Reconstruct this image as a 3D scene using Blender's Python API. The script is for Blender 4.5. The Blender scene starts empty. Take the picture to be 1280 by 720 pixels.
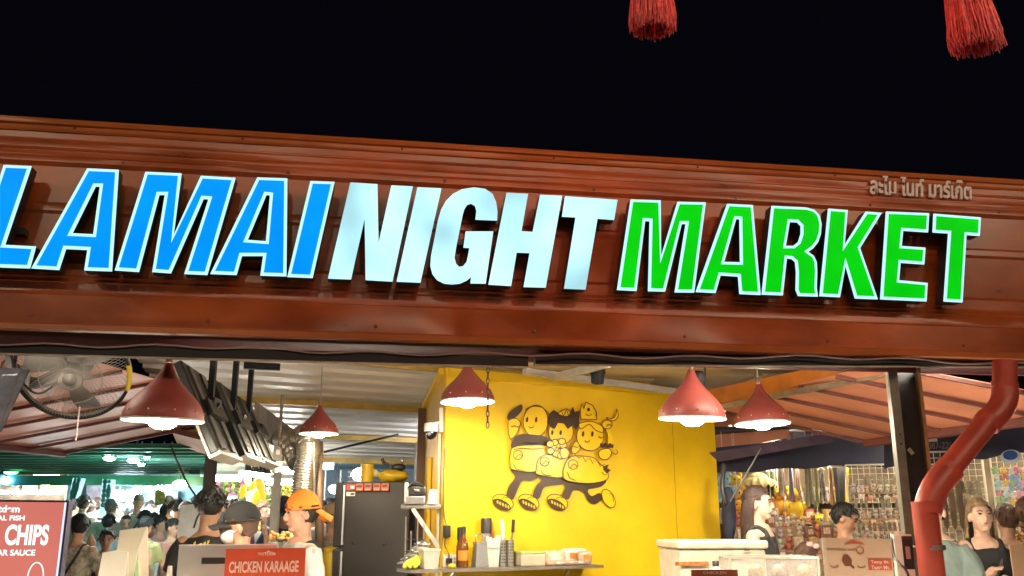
import bpy, bmesh, math, random
from mathutils import Vector, Matrix, noise as mnoise
R = math.radians
random.seed(7)
SC = bpy.context.scene
COL = SC.collection
# ------------------------------------------------------------------ camera, night sky, exposure
FPX, PITCH, EYE = 1130.0, R(14.4), 1.55          # focal length in photo pixels, tilt upward, eye height
cd = bpy.data.cameras.new('camera'); cam = bpy.data.objects.new('camera', cd); COL.objects.link(cam)
cd.sensor_width = 36; cd.lens = FPX / 1280 * 36; cd.clip_start = 0.05; cd.clip_end = 500
cam.location = (0, 0, EYE); cam.rotation_euler = (R(90) + PITCH, 0, 0)
SC.camera = cam
W = bpy.data.worlds.new('World'); SC.world = W; W.use_nodes = True
bg = W.node_tree.nodes['Background']
bg.inputs[0].default_value = (0.10, 0.09, 0.20, 1); bg.inputs[1].default_value = 0.005
vs = SC.view_settings
vs.view_transform = 'Standard'; vs.look = 'None'; vs.gamma = 1; vs.exposure = 1.65; vs.use_curve_mapping = False
SC.cycles.use_denoising = True
SC.cycles.max_bounces = 6; SC.cycles.sample_clamp_indirect = 4.0
SC.cycles.caustics_reflective = False; SC.cycles.caustics_refractive = False

# ------------------------------------------------------------------ geometry helpers
SP, CP = math.sin(PITCH), math.cos(PITCH)
def ray(px, py):
    u = (px - 640) / FPX; v = (360 - py) / FPX
    return Vector((u, CP - v * SP, SP + v * CP))
CAM = Vector((0, 0, EYE))
def at(px, py, Y):
    "measured photo position turned into a real point at forward distance Y"
    d = ray(px, py); return CAM + d * (Y / d.y)
class Frame:
    "upright plane: s along it, t up, n towards the street"
    def __init__(s, o, yaw):
        s.o = Vector(o); s.ex = Vector((math.cos(yaw), math.sin(yaw), 0)); s.n = Vector((math.sin(yaw), -math.cos(yaw), 0)); s.yaw = yaw
    def pt(s, a, t, d=0.0): return s.o + s.ex * a + Vector((0, 0, t)) + s.n * d
    def pix(s, px, py, off=0.0):
        d = ray(px, py); o = s.o + s.n * off
        k = (o - CAM).dot(s.n) / d.dot(s.n); p = CAM + d * k - o
        return (p.dot(s.ex), p.z)
    def P(s, px, py, off=0.0):
        a, t = s.pix(px, py, off); return s.pt(a, t, off)

class MB:
    def __init__(s): s.v = []; s.f = []
    def add(s, vs_, fs):
        b = len(s.v); s.v += [Vector(x) for x in vs_]; s.f += [tuple(b + i for i in f) for f in fs]; return s
    def box(s, c, size, rz=0.0, M=None, tilt=None):
        c = Vector(c); h = Vector(size) / 2
        rot = M if M is not None else Matrix.Rotation(rz, 3, 'Z')
        vs_ = [c + rot @ Vector((x * h.x, y * h.y, z * h.z)) for z in (-1, 1) for x, y in ((-1, -1), (1, -1), (1, 1), (-1, 1))]
        return s.add(vs_, [(3, 2, 1, 0), (4, 5, 6, 7), (0, 1, 5, 4), (1, 2, 6, 5), (2, 3, 7, 6), (3, 0, 4, 7)])
    def bar(s, a, b, w, h=None, up=(0, 0, 1)):
        a, b = Vector(a), Vector(b); d = (b - a); L = d.length; d.normalize()
        x = d.cross(Vector(up))
        if x.length < 1e-4: x = Vector((1, 0, 0))
        x.normalize(); z = x.cross(d)
        M = Matrix((x, d, z)).transposed()
        return s.box((a + b) / 2, (w, L, h or w), M=M)
    def loft(s, rings, cap=True, close=True):
        n = len(rings[0]); b = len(s.v)
        for r in rings: s.v += [Vector(p) for p in r]
        for i in range(len(rings) - 1):
            for j in range(n if close else n - 1):
                k = (j + 1) % n
                s.f.append((b + i * n + j, b + i * n + k, b + (i + 1) * n + k, b + (i + 1) * n + j))
        if cap:
            s.f.append(tuple(b + j for j in range(n - 1, -1, -1)))
            s.f.append(tuple(b + (len(rings) - 1) * n + j for j in range(n)))
        return s
    def tube(s, pts, rad, n=10, cap=True, rnd=False):
        pts = [Vector(p) for p in pts]
        rad = list(rad) if hasattr(rad, '__len__') else [rad] * len(pts)
        if rnd:
            d0 = (pts[0] - pts[1]).normalized(); d1 = (pts[-1] - pts[-2]).normalized()
            a, ra, b, rb = pts[0], rad[0], pts[-1], rad[-1]
            pts = [a + d0 * ra * .98, a + d0 * ra * .7] + pts + [b + d1 * rb * .7, b + d1 * rb * .98]
            rad = [ra * .2, ra * .71] + rad + [rb * .71, rb * .2]
        T = []
        for i in range(len(pts)):
            t = pts[min(i + 1, len(pts) - 1)] - pts[max(i - 1, 0)]
            T.append(t.normalized() if t.length > 1e-9 else Vector((0, 0, 1)))
        u = T[0].orthogonal().normalized(); rings = []
        for i, p in enumerate(pts):
            u = (u - T[i] * u.dot(T[i])); u = u.normalized() if u.length > 1e-6 else T[i].orthogonal().normalized()
            w = T[i].cross(u)
            rings.append([p + (u * math.cos(2 * math.pi * j / n) + w * math.sin(2 * math.pi * j / n)) * rad[i] for j in range(n)])
        return s.loft(rings, cap)
    def lathe(s, prof, c=(0, 0, 0), n=24, cap=False, M=None):
        c = Vector(c); rings = []
        for r, z in prof:
            ring = [Vector((r * math.cos(2 * math.pi * j / n), r * math.sin(2 * math.pi * j / n), z)) for j in range(n)]
            rings.append([c + (M @ p if M else p) for p in ring])
        return s.loft(rings, cap)
    def ball(s, c, r, n=14, m=9, M=None):
        c = Vector(c); r = Vector(r) if hasattr(r, '__len__') else Vector((r, r, r)); rings = []
        for i in range(m + 1):
            th = math.pi * (i + (.02 if i == 0 else -.02 if i == m else 0)) / m
            ring = [Vector((r.x * math.sin(th) * math.cos(2 * math.pi * j / n), r.y * math.sin(th) * math.sin(2 * math.pi * j / n), -r.z * math.cos(th))) for j in range(n)]
            rings.append([c + (M @ p if M else p) for p in ring])
        return s.loft(rings, True)
    def poly(s, pts, thick_vec):
        "extruded polygon: pts world points, thick_vec goes from front to back"
        pts = [Vector(p) for p in pts]; n = len(pts); t = Vector(thick_vec)
        return s.add(pts + [p + t for p in pts], [tuple(range(n)), tuple(range(2 * n - 1, n - 1, -1))] + [(i, i + n, (i + 1) % n + n, (i + 1) % n) for i in range(n)])
    def mesh(s, name, smooth=False):
        me = bpy.data.meshes.new(name); me.from_pydata([tuple(v) for v in s.v], [], s.f)
        bm = bmesh.new(); bm.from_mesh(me); bmesh.ops.recalc_face_normals(bm, faces=bm.faces); bm.to_mesh(me); bm.free()
        if smooth: me.polygons.foreach_set('use_smooth', [True] * len(me.polygons))
        me.update(); return me
    def build(s, name, mat, parent=None, smooth=False, angle=None):
        return link(name, s.mesh(name, smooth or angle is not None), mat, parent, angle)

def autosmooth(me, ang):
    import numpy as np
    bm = bmesh.new(); bm.from_mesh(me)
    for e in bm.edges:
        if len(e.link_faces) == 2 and e.calc_face_angle(0) > R(ang): e.smooth = False
    bm.to_mesh(me); bm.free()
def link(name, me, mat, parent=None, angle=None):
    if mat is not None and not me.materials: me.materials.append(mat)
    if angle: autosmooth(me, angle)
    o = bpy.data.objects.new(name, me); COL.objects.link(o)
    if parent is not None: set_parent(o, parent)
    return o
def wloc(o):
    v = Vector(o.location) if o.type == 'EMPTY' else Vector((0, 0, 0)); return v
def set_parent(o, p):
    o.parent = p
    if p.type == 'EMPTY': o.matrix_parent_inverse = Matrix.Translation(-Vector(p.location)) if p.get('_rot') is None else p.matrix_world.inverted()
def tag(o, label=None, cat=None, group=None, kind=None):
    if label: o['label'] = label
    if cat: o['category'] = cat
    if group: o['group'] = group
    if kind: o['kind'] = kind
    return o
def thing(name, label, cat, loc=(0, 0, 0), group=None):
    o = bpy.data.objects.new(name, None); COL.objects.link(o); o.location = loc; o.empty_display_size = .1
    return tag(o, label, cat, group)
def copy_tree(o, loc=None, label=None, group=None, parent=None, rz=None):
    c = o.copy(); COL.objects.link(c)
    if parent is not None: c.parent = parent
    if loc is not None: c.location = loc
    if rz is not None: c.rotation_euler.z = rz
    if label: c['label'] = label
    if group: c['group'] = group
    for ch in o.children: copy_tree(ch, parent=c)
    return c
def bevel_mesh(me, w, seg=2):
    bm = bmesh.new(); bm.from_mesh(me)
    bmesh.ops.bevel(bm, geom=list(bm.edges), offset=w, segments=seg, affect='EDGES', profile=.6, clamp_overlap=True)
    bm.to_mesh(me); bm.free(); return me
def rbox(name, mat, parent, c, size, rz=0.0, w=.008, M=None, seg=2):
    me = MB().box(c, size, rz, M).mesh(name); bevel_mesh(me, w, seg)
    return link(name, me, mat, parent, None)

# ------------------------------------------------------------------ materials
MATS = {}
def mat(name, col, rough=.5, metal=0, var=.12, scale=6, bump=0, bscale=40, emit=0, ecol=None, dirt=None, trans=0, alpha=1, coat=0, stretch=None, rvar=0):
    if name in MATS: return MATS[name]
    m = bpy.data.materials.new(name); m.use_nodes = True; nt = m.node_tree; N = nt.nodes; L = nt.links
    b = N['Principled BSDF']; b.inputs['Roughness'].default_value = rough; b.inputs['Metallic'].default_value = metal
    b.inputs['Base Color'].default_value = (*col, 1)
    tc = N.new('ShaderNodeTexCoord'); src = tc.outputs['Object']
    if stretch:
        mp = N.new('ShaderNodeMapping'); mp.inputs['Scale'].default_value = stretch; L.new(src, mp.inputs['Vector']); src = mp.outputs['Vector']
    if var:
        nz = N.new('ShaderNodeTexNoise'); nz.inputs['Scale'].default_value = scale; nz.inputs['Detail'].default_value = 6; nz.inputs['Roughness'].default_value = .6
        L.new(src, nz.inputs['Vector'])
        cr = N.new('ShaderNodeValToRGB'); cr.color_ramp.elements[0].position = .3; cr.color_ramp.elements[1].position = .72
        d = dirt or tuple(c * (1 - var * 2) for c in col)
        cr.color_ramp.elements[0].color = (*d, 1); cr.color_ramp.elements[1].color = (*[min(1, c * (1 + var * .5)) for c in col], 1)
        L.new(nz.outputs['Fac'], cr.inputs['Fac']); L.new(cr.outputs['Color'], b.inputs['Base Color'])
        if rvar:
            mr = N.new('ShaderNodeMapRange'); mr.inputs['To Min'].default_value = max(.03, rough - rvar); mr.inputs['To Max'].default_value = min(1, rough + rvar)
            L.new(nz.outputs['Fac'], mr.inputs['Value']); L.new(mr.outputs['Result'], b.inputs['Roughness'])
    if bump:
        nb = N.new('ShaderNodeTexNoise'); nb.inputs['Scale'].default_value = bscale; nb.inputs['Detail'].default_value = 4; L.new(src, nb.inputs['Vector'])
        bp = N.new('ShaderNodeBump'); bp.inputs['Strength'].default_value = bump; bp.inputs['Distance'].default_value = .01
        L.new(nb.outputs['Fac'], bp.inputs['Height']); L.new(bp.outputs['Normal'], b.inputs['Normal'])
    if emit:
        b.inputs['Emission Color'].default_value = (*(ecol or col), 1); b.inputs['Emission Strength'].default_value = emit
    if trans: b.inputs['Transmission Weight'].default_value = trans
    if alpha < 1: b.inputs['Alpha'].default_value = alpha
    if coat: b.inputs['Coat Weight'].default_value = coat
    MATS[name] = m; return m
def emat(name, col, s, var=0, scale=3):
    "lamp or lit sign face"
    if name in MATS: return MATS[name]
    m = bpy.data.materials.new(name); m.use_nodes = True; nt = m.node_tree; N = nt.nodes; L = nt.links
    b = N['Principled BSDF']; b.inputs['Base Color'].default_value = (*[c * .03 for c in col], 1); b.inputs['Roughness'].default_value = .35; b.inputs['Specular IOR Level'].default_value = .03
    b.inputs['Emission Color'].default_value = (*col, 1); b.inputs['Emission Strength'].default_value = s
    if var:
        tc = N.new('ShaderNodeTexCoord'); nz = N.new('ShaderNodeTexNoise'); nz.inputs['Scale'].default_value = scale; nz.inputs['Detail'].default_value = 1
        L.new(tc.outputs['Object'], nz.inputs['Vector'])
        mr = N.new('ShaderNodeMapRange'); mr.inputs['From Min'].default_value = .3; mr.inputs['From Max'].default_value = .7
        mr.inputs['To Min'].default_value = s * (1 - var); mr.inputs['To Max'].default_value = s * (1 + var)
        L.new(nz.outputs['Fac'], mr.inputs['Value']); L.new(mr.outputs['Result'], b.inputs['Emission Strength'])
    MATS[name] = m; return m

# ------------------------------------------------------------------ flat lettering and outlines
def curve_mesh(polys, depth):
    "filled 2D polygons (outer + holes) extruded: mesh verts (s, t, d) with d in 0..depth"
    c = bpy.data.curves.new('tmp', 'CURVE'); c.dimensions = '2D'; c.fill_mode = 'BOTH'; c.extrude = depth / 2
    for p in polys:
        sp = c.splines.new('POLY'); sp.points.add(len(p) - 1); sp.use_cyclic_u = True
        for i, (x, y) in enumerate(p): sp.points[i].co = (x, y, 0, 1)
    return eval_curve(c, depth / 2)
def eval_curve(c, dz=0):
    o = bpy.data.objects.new('tmp', c); COL.objects.link(o)
    dg = bpy.context.evaluated_depsgraph_get(); dg.update()
    me = bpy.data.meshes.new_from_object(o.evaluated_get(dg))
    bpy.data.objects.remove(o); bpy.data.curves.remove(c)
    V = [(v.co.x, v.co.y, v.co.z + dz) for v in me.vertices]; F = [tuple(p.vertices) for p in me.polygons]
    bpy.data.meshes.remove(me); return V, F
def text_geo(body, depth=.0, weight=0.0, shear=0):
    c = bpy.data.curves.new('tmp', 'FONT'); c.body = body; c.extrude = depth / 2; c.offset = weight; c.shear = shear
    V, F = eval_curve(c, depth / 2)
    xs = [v[0] for v in V]; ys = [v[1] for v in V]
    x0, x1, y0, y1 = min(xs), max(xs), min(ys), max(ys)
    return [((x - x0) / (x1 - x0), (y - y0) / (y1 - y0), z) for x, y, z in V], F
def text_on(name, body, mp, matl, parent, weight=.02, depth=.0, shear=0):
    "mp(a, b, d): unit square of the text's box -> world"
    V, F = text_geo(body, depth, weight, shear)
    me = bpy.data.meshes.new(name); me.from_pydata([tuple(mp(*v)) for v in V], [], F); me.update()
    return link(name, me, matl, parent)
def geo_on(name, V, F, mp, matl, parent):
    me = bpy.data.meshes.new(name); me.from_pydata([tuple(mp(*v)) for v in V], [], F)
    bm = bmesh.new(); bm.from_mesh(me); bmesh.ops.remove_doubles(bm, verts=bm.verts, dist=1e-5); bmesh.ops.recalc_face_normals(bm, faces=bm.faces); bm.to_mesh(me); bm.free()
    me.update(); return link(name, me, matl, parent)
def area2(p): return sum(p[i][0] * p[(i + 1) % len(p)][1] - p[(i + 1) % len(p)][0] * p[i][1] for i in range(len(p)))
def inset(p, d):
    "mitred offset to the inside of a polygon (negative d: outside)"
    p = [Vector(q) for q in p]; sg = 1 if area2(p) > 0 else -1; n = len(p); out = []
    for i in range(n):
        a, b, c = p[i - 1], p[i], p[(i + 1) % n]
        e1 = (b - a).normalized(); e2 = (c - b).normalized()
        n1 = Vector((-e1.y, e1.x)) * sg; n2 = Vector((-e2.y, e2.x)) * sg
        m = n1 + n2
        if m.length < 1e-6: m = n1
        m.normalize(); k = d / max(.35, m.dot(n1)); out.append(tuple(b + m * k))
    return out
def quad_map(F, px0, py_top0, px1, py_top1, py_bot0, py_bot1, off):
    "unit square -> the quad on frame F whose corners were measured in the photo"
    A = Vector(F.pix(px0, py_bot0, off)); B = Vector(F.pix(px1, py_bot1, off)); C_ = Vector(F.pix(px1, py_top1, off)); D = Vector(F.pix(px0, py_top0, off))
    def mp(a, b, d=0):
        q = A * (1 - a) * (1 - b) + B * a * (1 - b) + C_ * a * b + D * (1 - a) * b
        return F.pt(q.x, q.y, off + d)
    return mp
def rope(a, b, sag, n=14):
    a, b = Vector(a), Vector(b)
    return [a.lerp(b, i / n) - Vector((0, 0, sag * 4 * (i / n) * (1 - i / n))) for i in range(n + 1)]
def smooth_path(pts, n=6):
    pts = [Vector(p) for p in pts]; out = []
    for i in range(len(pts) - 1):
        p0, p1, p2, p3 = pts[max(i - 1, 0)], pts[i], pts[i + 1], pts[min(i + 2, len(pts) - 1)]
        for k in range(n):
            t = k / n
            out.append(.5 * ((2 * p1) + (p2 - p0) * t + (2 * p0 - 5 * p1 + 4 * p2 - p3) * t * t + (3 * p1 - p0 - 3 * p2 + p3) * t ** 3))
    return out + [pts[-1]]
# ================================================================== the setting: ground
ground_m = mat('worn_concrete', (.20, .185, .17), .8, var=.2, scale=3, bump=.2)
g = MB(); g.add([(-60, -30, 0), (60, -30, 0), (60, 70, 0), (-60, 70, 0)], [(0, 1, 2, 3)])
tag(g.build('ground', ground_m), kind='structure')

# ================================================================== sign board over the stall front
SG = Frame((0, 4.5, 0), R(9.0))
panel_m = mat('red_brown_sheet', (.42, .092, .021), .32, var=.24, scale=2.6, stretch=(.9, .9, 1.8), rvar=.12, bump=.03, bscale=5)
flash_m = mat('orange_flashing', (.42, .115, .026), .34, var=.14, scale=3, rvar=.1)
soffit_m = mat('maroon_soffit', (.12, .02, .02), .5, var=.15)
black_m = mat('black_steel', (.007, .007, .010), .6, var=.25, bump=.1)
s_l, _ = SG.pix(-260, 300); s_r, _ = SG.pix(1500, 300)
zt = SG.pix(640, 189)[1]; zb = SG.pix(640, 428)[1]            # top and bottom of the sheet
sign = thing('sign_board', 'long red brown metal sign board with lit letters over the stall front', 'sign', SG.pt(0, zb))
def prof(name, pts, m, close_back=.03):
    "horizontal rolled-sheet profile (t, d) swept along the board"
    mb = MB(); n = len(pts); seg = 26; rng = random.Random(5)
    vs_ = []
    for k in range(seg + 1):
        s_ = s_l + (s_r - s_l) * k / seg
        for (t, d) in pts: vs_.append(SG.pt(s_, t, d + (rng.random() - .5) * .005))
    fs = [(k * n + i, (k + 1) * n + i, (k + 1) * n + i + 1, k * n + i + 1) for k in range(seg) for i in range(n - 1)]
    mb.add(vs_, fs); return mb.build(name, m, sign, angle=25)
H = zt - zb
# rolled ribs: three thin ones near the top, wide recessed pan behind the letters, thin ones below
P = [(zt - .05, .0)]
def rib(t, h=.014, w=.018): P.extend([(t, .0), (t - .006, h), (t - w, h), (t - w - .006, .0)])
rib(zt - .085, .004, .012); rib(zt - .130, .0025, .01); rib(zt - .165, .0025, .01)
P += [(zt - .205, .0), (zt - .225, -.016), (zt - .41, -.016), (zt - .425, -.007), (zt - .455, -.007), (zt - .47, -.016), (zt - .70, -.016), (zt - .72, 0)]
rib(zt - .775, .003, .01); rib(zt - .80, .003, .01); rib(zt - .86, .003, .01)
P += [(zb + .02, .0), (zb, .012)]
prof('sheet', P, panel_m)
prof('top_flashing', [(zt + .012, -.12), (zt + .012, .022), (zt - .002, .026), (zt - .016, .022), (zt - .022, .010), (zt - .040, .012), (zt - .052, .006)], flash_m)
prof('bottom_flashing', [(zb + .028, .008), (zb + .018, .017), (zb - .008, .017), (zb - .014, -.01)], flash_m)
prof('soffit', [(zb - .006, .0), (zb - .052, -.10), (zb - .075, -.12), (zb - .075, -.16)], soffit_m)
# roofing screws
scm = MB().lathe([(0, .007), (.006, .007), (.006, .002), (.011, .001), (.011, 0)], (0, 0, 0), 8, False, Matrix.Rotation(R(90), 3, 'X')).mesh('screw'); scm.materials.append(mat('painted_screw', (.22, .06, .025), .5))
for k in range(17):
    for t_ in (zt - .19,) if k % 2 else (zb + .06,):
        o = bpy.data.objects.new('screw', scm); COL.objects.link(o); o.location = SG.pt(s_l + .2 + k * .40 + (.07 if t_ < zt - .5 else 0), t_, .0005); o.rotation_euler.z = SG.yaw; set_parent(o, sign)
# dots of rivets along the flashing
rv = MB().ball((0, 0, 0), (.007, .007, .005), 8, 4).mesh('rivet', True); rv.materials.append(mat('rivet_steel', (.12, .05, .03), .4, .6))
for i in range(9):
    o = bpy.data.objects.new('rivet', rv); COL.objects.link(o); o.location = SG.pt(s_l + .35 + i * (s_r - s_l) / 9.3, zt - .03, .014); set_parent(o, sign)

side_m = mat('letter_return_black', (.012, .012, .016), .35, var=.1)
BLUE = emat('blue_letter_face', (.0, .28, 1.0), .37, .10, 4)
GREEN = emat('green_letter_face', (.0, .58, .004), .36, .10, 4)
RIM = emat('pale_cyan_rim', (.50, .93, 1.0), .385)
WHITE = emat('white_letter_face', (.50, .90, 1.0), .385, .30, 2.8)
def cr(x0, y0, sc): return lambda *pts: [(x0 + x / sc, y0 + y / sc) for x, y in pts]
c1, c2, c3, c4, c5, c6 = cr(0, 180, 4), cr(220, 190, 4), cr(400, 210, 4), cr(600, 210, 4), cr(800, 220, 4), cr(1000, 210, 3.789)
LET = [
 ('L', 'b', [c1((20, 106), (158, 112), (25, 505), (180, 513), (150, 622), (-151, 612))]),
 ('A', 'b', [c1((437, 123), (594, 130), (560, 637), (422, 632), (438, 530), (330, 525), (296, 630), (158, 622)), c1((478, 213), (500, 213), (467, 452), (362, 447))]),
 ('M', 'b', [[(182, 215), (227, 217), (217, 294.5), (251.2, 220), (294.5, 222.5), (259.2, 343.7), (230.5, 342.5), (260.7, 249.2), (254.5, 248.7), (213.7, 341.7), (190.5, 340), (206.2, 243.7), (199.2, 243.7), (173.7, 340), (143.7, 338)]]),
 ('A', 'b', [c2((407, 128), (557, 133), (552, 622), (422, 618), (436, 520), (330, 520), (303, 615), (172, 610)), c2((452, 215), (470, 217), (450, 447), (358, 440))]),
 ('I', 'b', [c2((672, 146), (793, 150), (683, 630), (557, 625))]),
 ('N', 'w', [c3((152, 73), (287, 82), (293, 375), (357, 88), (464, 93), (362, 568), (228, 560), (223, 255), (155, 557), (40, 553))]),
 ('I', 'w', [c3((487, 97), (607, 103), (502, 573), (383, 568))]),
 ('G', 'w', [c3((885, 263), (777, 258), (782, 215), (775, 190), (755, 178), (735, 185), (722, 205), (712, 240), (680, 400), (672, 450), (680, 480), (695, 495), (715, 492), (733, 470), (742, 430), (747, 400), (717, 398), (728, 318), (866, 318), (828, 578), (752, 577), (755, 545), (735, 562), (700, 578), (660, 582), (620, 578), (585, 560), (562, 530), (552, 490), (555, 440), (590, 260), (605, 210), (630, 165), (665, 130), (710, 107), (770, 98), (825, 105), (862, 130), (880, 170), (887, 220))]),
 ('H', 'w', [c4((132, 125), (240, 130), (207, 317), (263, 320), (300, 135), (410, 140), (328, 598), (218, 595), (248, 425), (183, 423), (155, 590), (42, 583))]),
 ('T', 'w', [c4((425, 142), (687, 160), (670, 260), (587, 253), (527, 608), (420, 603), (478, 247), (410, 243))]),
 ('M', 'g', [[(788.2, 249.5), (825.7, 250.7), (826.2, 320.7), (846.7, 252.5), (882, 253.2), (867.5, 365.7), (843.2, 365.5), (857, 280), (852, 280), (831.2, 364.5), (810, 364), (812, 276.7), (806.2, 276.2), (795.5, 363.7), (771.2, 362.5)]]),
 ('A', 'g', [c5((435, 140), (563, 146), (602, 595), (497, 590), (490, 503), (402, 497), (377, 585), (278, 580)), c5((480, 215), (497, 217), (500, 432), (420, 430))]),
 ('R', 'g', [c5((657, 150), (830, 158), (870, 170), (895, 195), (907, 240), (903, 290), (890, 330), (865, 362), (840, 380), (868, 400), (882, 430), (885, 480), (882, 560), (888, 603), (790, 600), (778, 570), (780, 480), (775, 430), (758, 415), (733, 412), (713, 597), (608, 593)), c5((748, 230), (785, 232), (803, 250), (803, 290), (790, 330), (765, 350), (728, 350))]),
 ('K', 'g', [c6((133, 193), (225, 200), (210, 365), (310, 207), (386, 213), (283, 380), (367, 622), (260, 618), (215, 460), (188, 612), (92, 607))]),
 ('E', 'g', [c6((407, 207), (610, 215), (605, 305), (487, 297), (480, 370), (593, 378), (587, 457), (475, 449), (468, 532), (603, 545), (598, 632), (380, 622))]),
 ('T', 'g', [c6((632, 217), (855, 235), (850, 322), (787, 317), (768, 637), (680, 632), (702, 310), (628, 305))]),
]
LD = .125
cname = {'b': 'blue', 'w': 'white', 'g': 'green'}
for ch, colr, polys in LET:
    st = [[SG.pix(x, y, LD) for x, y in p] for p in polys]
    V, F = curve_mesh(st, LD - .055)
    o = geo_on('letter', V, F, lambda a, b, d: SG.pt(a, b, .05 + d), side_m, sign)
    o['label'] = 'lit %s capital letter %s with black sides' % (cname[colr], ch)
    V, F = curve_mesh(st, .006)
    rim = geo_on('face' if colr == 'w' else 'rim', V, F, lambda a, b, d: SG.pt(a, b, LD - .002 + d), WHITE if colr == 'w' else RIM, o)
    if colr != 'w':
        ins = [inset(p, .0145 if i == 0 else -.0145) for i, p in enumerate(st)]
        V, F = curve_mesh(ins, .004)
        geo_on('face', V, F, lambda a, b, d: SG.pt(a, b, LD + .003 + d), BLUE if colr == 'b' else GREEN, o)
    # stand-off brackets behind the letter
    cx = sum(p[0] for p in st[0]) / len(st[0]); cz = sum(p[1] for p in st[0]) / len(st[0])
    MB().box(SG.pt(cx, cz, .022), (.05, .06, .03), SG.yaw).build('bracket', side_m, o)
thai_m = mat('faded_white_vinyl', (.80, .74, .70), .6, var=.15, scale=20)
text_on('thai_lettering', 'ละไม ไนท์ มาร์เก็ต', quad_map(SG, 1087, 217, 1214, 226, 243, 250, .016), thai_m, sign, .026, .006)

# ------------------------------------------------------------------ steel beams under the board
def beam(name, label, a, b, w, h, m, grp=None):
    r = thing(name, label, 'beam', tuple(a), grp)
    MB().bar(a, b, w, h).build('box_section', m, r)
    edge = mat('worn_steel_edge', (.42, .36, .30), .5, .2, var=.3)  # paler bar along the lower edge of the beam
    d = Vector((0, 0, -h / 2 - .002))
    nn = SG.n * (w / 2 - .004)
    MB().bar(Vector(a) + d + nn, Vector(b) + d + nn, .010, .008).build('worn_edge', edge, r)
    return r
hb = .052
beam('steel_beam', 'black box beam under the blue lettered half of the sign', SG.P(-260, 429, -.03), SG.P(659, 453.3, -.03), .06, hb, black_m)
beam('steel_beam', 'black box beam under the green lettered half, bolted to the channel post', SG.P(668, 451, -.055), SG.P(1500, 455.5, -.055), .05, .046, black_m)
# sagging cable along the soffit
mb = MB(); pts = []
for i in range(60):
    x = -40 + i * 23.5
    pts.append(SG.P(x, 428.5 + .0245 * x + (2.2 * math.sin(i * 1.1) + 1.5 * math.sin(i * .37)) - (6 if x > 640 else 0) * min(1, max(0, (x - 640) / 300)), .012))
mb.tube(pts, .0045, 6); tag(mb.build('cable', mat('pink_grey_cable', (.30, .20, .20), .35), None, True), 'thin loose cable sagging along the bottom of the sign board', 'cable')

# ------------------------------------------------------------------ channel post
post_m = mat('grey_painted_steel', (.16, .15, .12), .5, .2, var=.25, scale=9, bump=.12)
PY = 5.0
pt_top = at(1126, 462, PY); px_ = pt_top.x; ptop = pt_top.z + .02
r = thing('channel_post', 'grey steel channel post with black hollow beside the red downpipe', 'post', (px_, PY, 0))
yw = R(-14)
Mz = Matrix.Rotation(yw, 3, 'Z')
def lp(x, y, z): return Vector((px_, PY, 0)) + Mz @ Vector((x, y, 0)) + Vector((0, 0, z))
MB().box(lp(-.053, 0, ptop / 2), (.045, .13, ptop), yw).build('flange', post_m, r)
MB().box(lp(.022, .045, ptop / 2), (.105, .02, ptop - .004), yw).build('web', mat('post_hollow_black', (.012, .011, .012), .7), r)  # web coloured near black for the shade inside the channel
MB().box(lp(.082, 0, ptop / 2 - .002), (.016, .12, ptop), yw).build('flange', mat('post_edge_ochre', (.33, .17, .07), .5, .2, var=.2), r)  # ochre colour stands in for orange light on this edge
MB().box(lp(0, 0, .01), (.24, .24, .02), yw).build('base_plate', post_m, r)
for zz in (2.0, 1.42, 1.95):
    MB().ball(lp(-.05, -.066, zz), (.006, .004, .006), 8, 4).build('bolt', black_m, r, True)
MB().bar(lp(.0, .03, 1.93), lp(.02, .03, 1.90), .02, .02).build('cable_clip', mat('clip_grey', (.4, .38, .34), .5), r)

# ------------------------------------------------------------------ red downpipe
pipe_m = mat('red_pvc_pipe', (.43, .052, .028), .42, var=.2, scale=7, rvar=.12, bump=.08, bscale=16, dirt=(.27, .045, .03), stretch=(1, 1, .5))
pr = thing('downpipe', 'red plastic rain downpipe bending in front of the channel post', 'pipe', (at(1167, 700, 4.62).x, 4.62, 0))
A0 = at(1256, 452, 4.78); A1 = at(1256, 494, 4.78); A2 = at(1246, 513, 4.76); B1 = at(1172, 603, 4.64); B2 = at(1161.5, 627, 4.62)
B3 = at(1166, 700, 4.62); B4 = Vector((B3.x, 4.62, 0.02)); B2 = Vector((B3.x - .012, B2.y, B2.z))
rp = .061
def elbow(a, b, c, n=7):
    a, b, c = Vector(a), Vector(b), Vector(c)
    return [(a * (1 - t) ** 2 + b * 2 * t * (1 - t) + c * t * t) for t in [i / n for i in range(n + 1)]]
MB().tube([A0, A1], rp, 22).build('pipe_section', pipe_m, pr, angle=50)
MB().tube(elbow(at(1256, 486, 4.78), at(1259, 508, 4.77), at(1237, 525, 4.75)), rp * 1.09, 22).build('elbow', pipe_m, pr, angle=50)
MB().tube([A2, B1], rp * .97, 22).build('pipe_section', pipe_m, pr, angle=50)
MB().tube(elbow(at(1182, 592, 4.655), at(1163, 612, 4.62), Vector((B3.x, 4.62, at(1164, 640, 4.62).z))), rp * 1.09, 22).build('elbow', pipe_m, pr, angle=50)
MB().tube([B2, B4], rp, 22).build('pipe_section', pipe_m, pr, angle=50)
for (a, b) in ((at(1163, 628, 4.62), at(1163.5, 641, 4.62)),):
    MB().tube([Vector((B3.x, 4.62, a.z)), Vector((B3.x, 4.62, b.z))], rp * 1.14, 22).build('collar', pipe_m, pr, angle=50)
for (px1, py1, px2, py2, yy) in ((1189, 584, 1181.5, 593, 4.66), (1238, 523.5, 1232, 531, 4.745)):
    MB().tube([at(px1, py1, yy), at(px2, py2, yy)], rp * 1.13, 22).build('collar', pipe_m, pr, angle=50)
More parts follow.
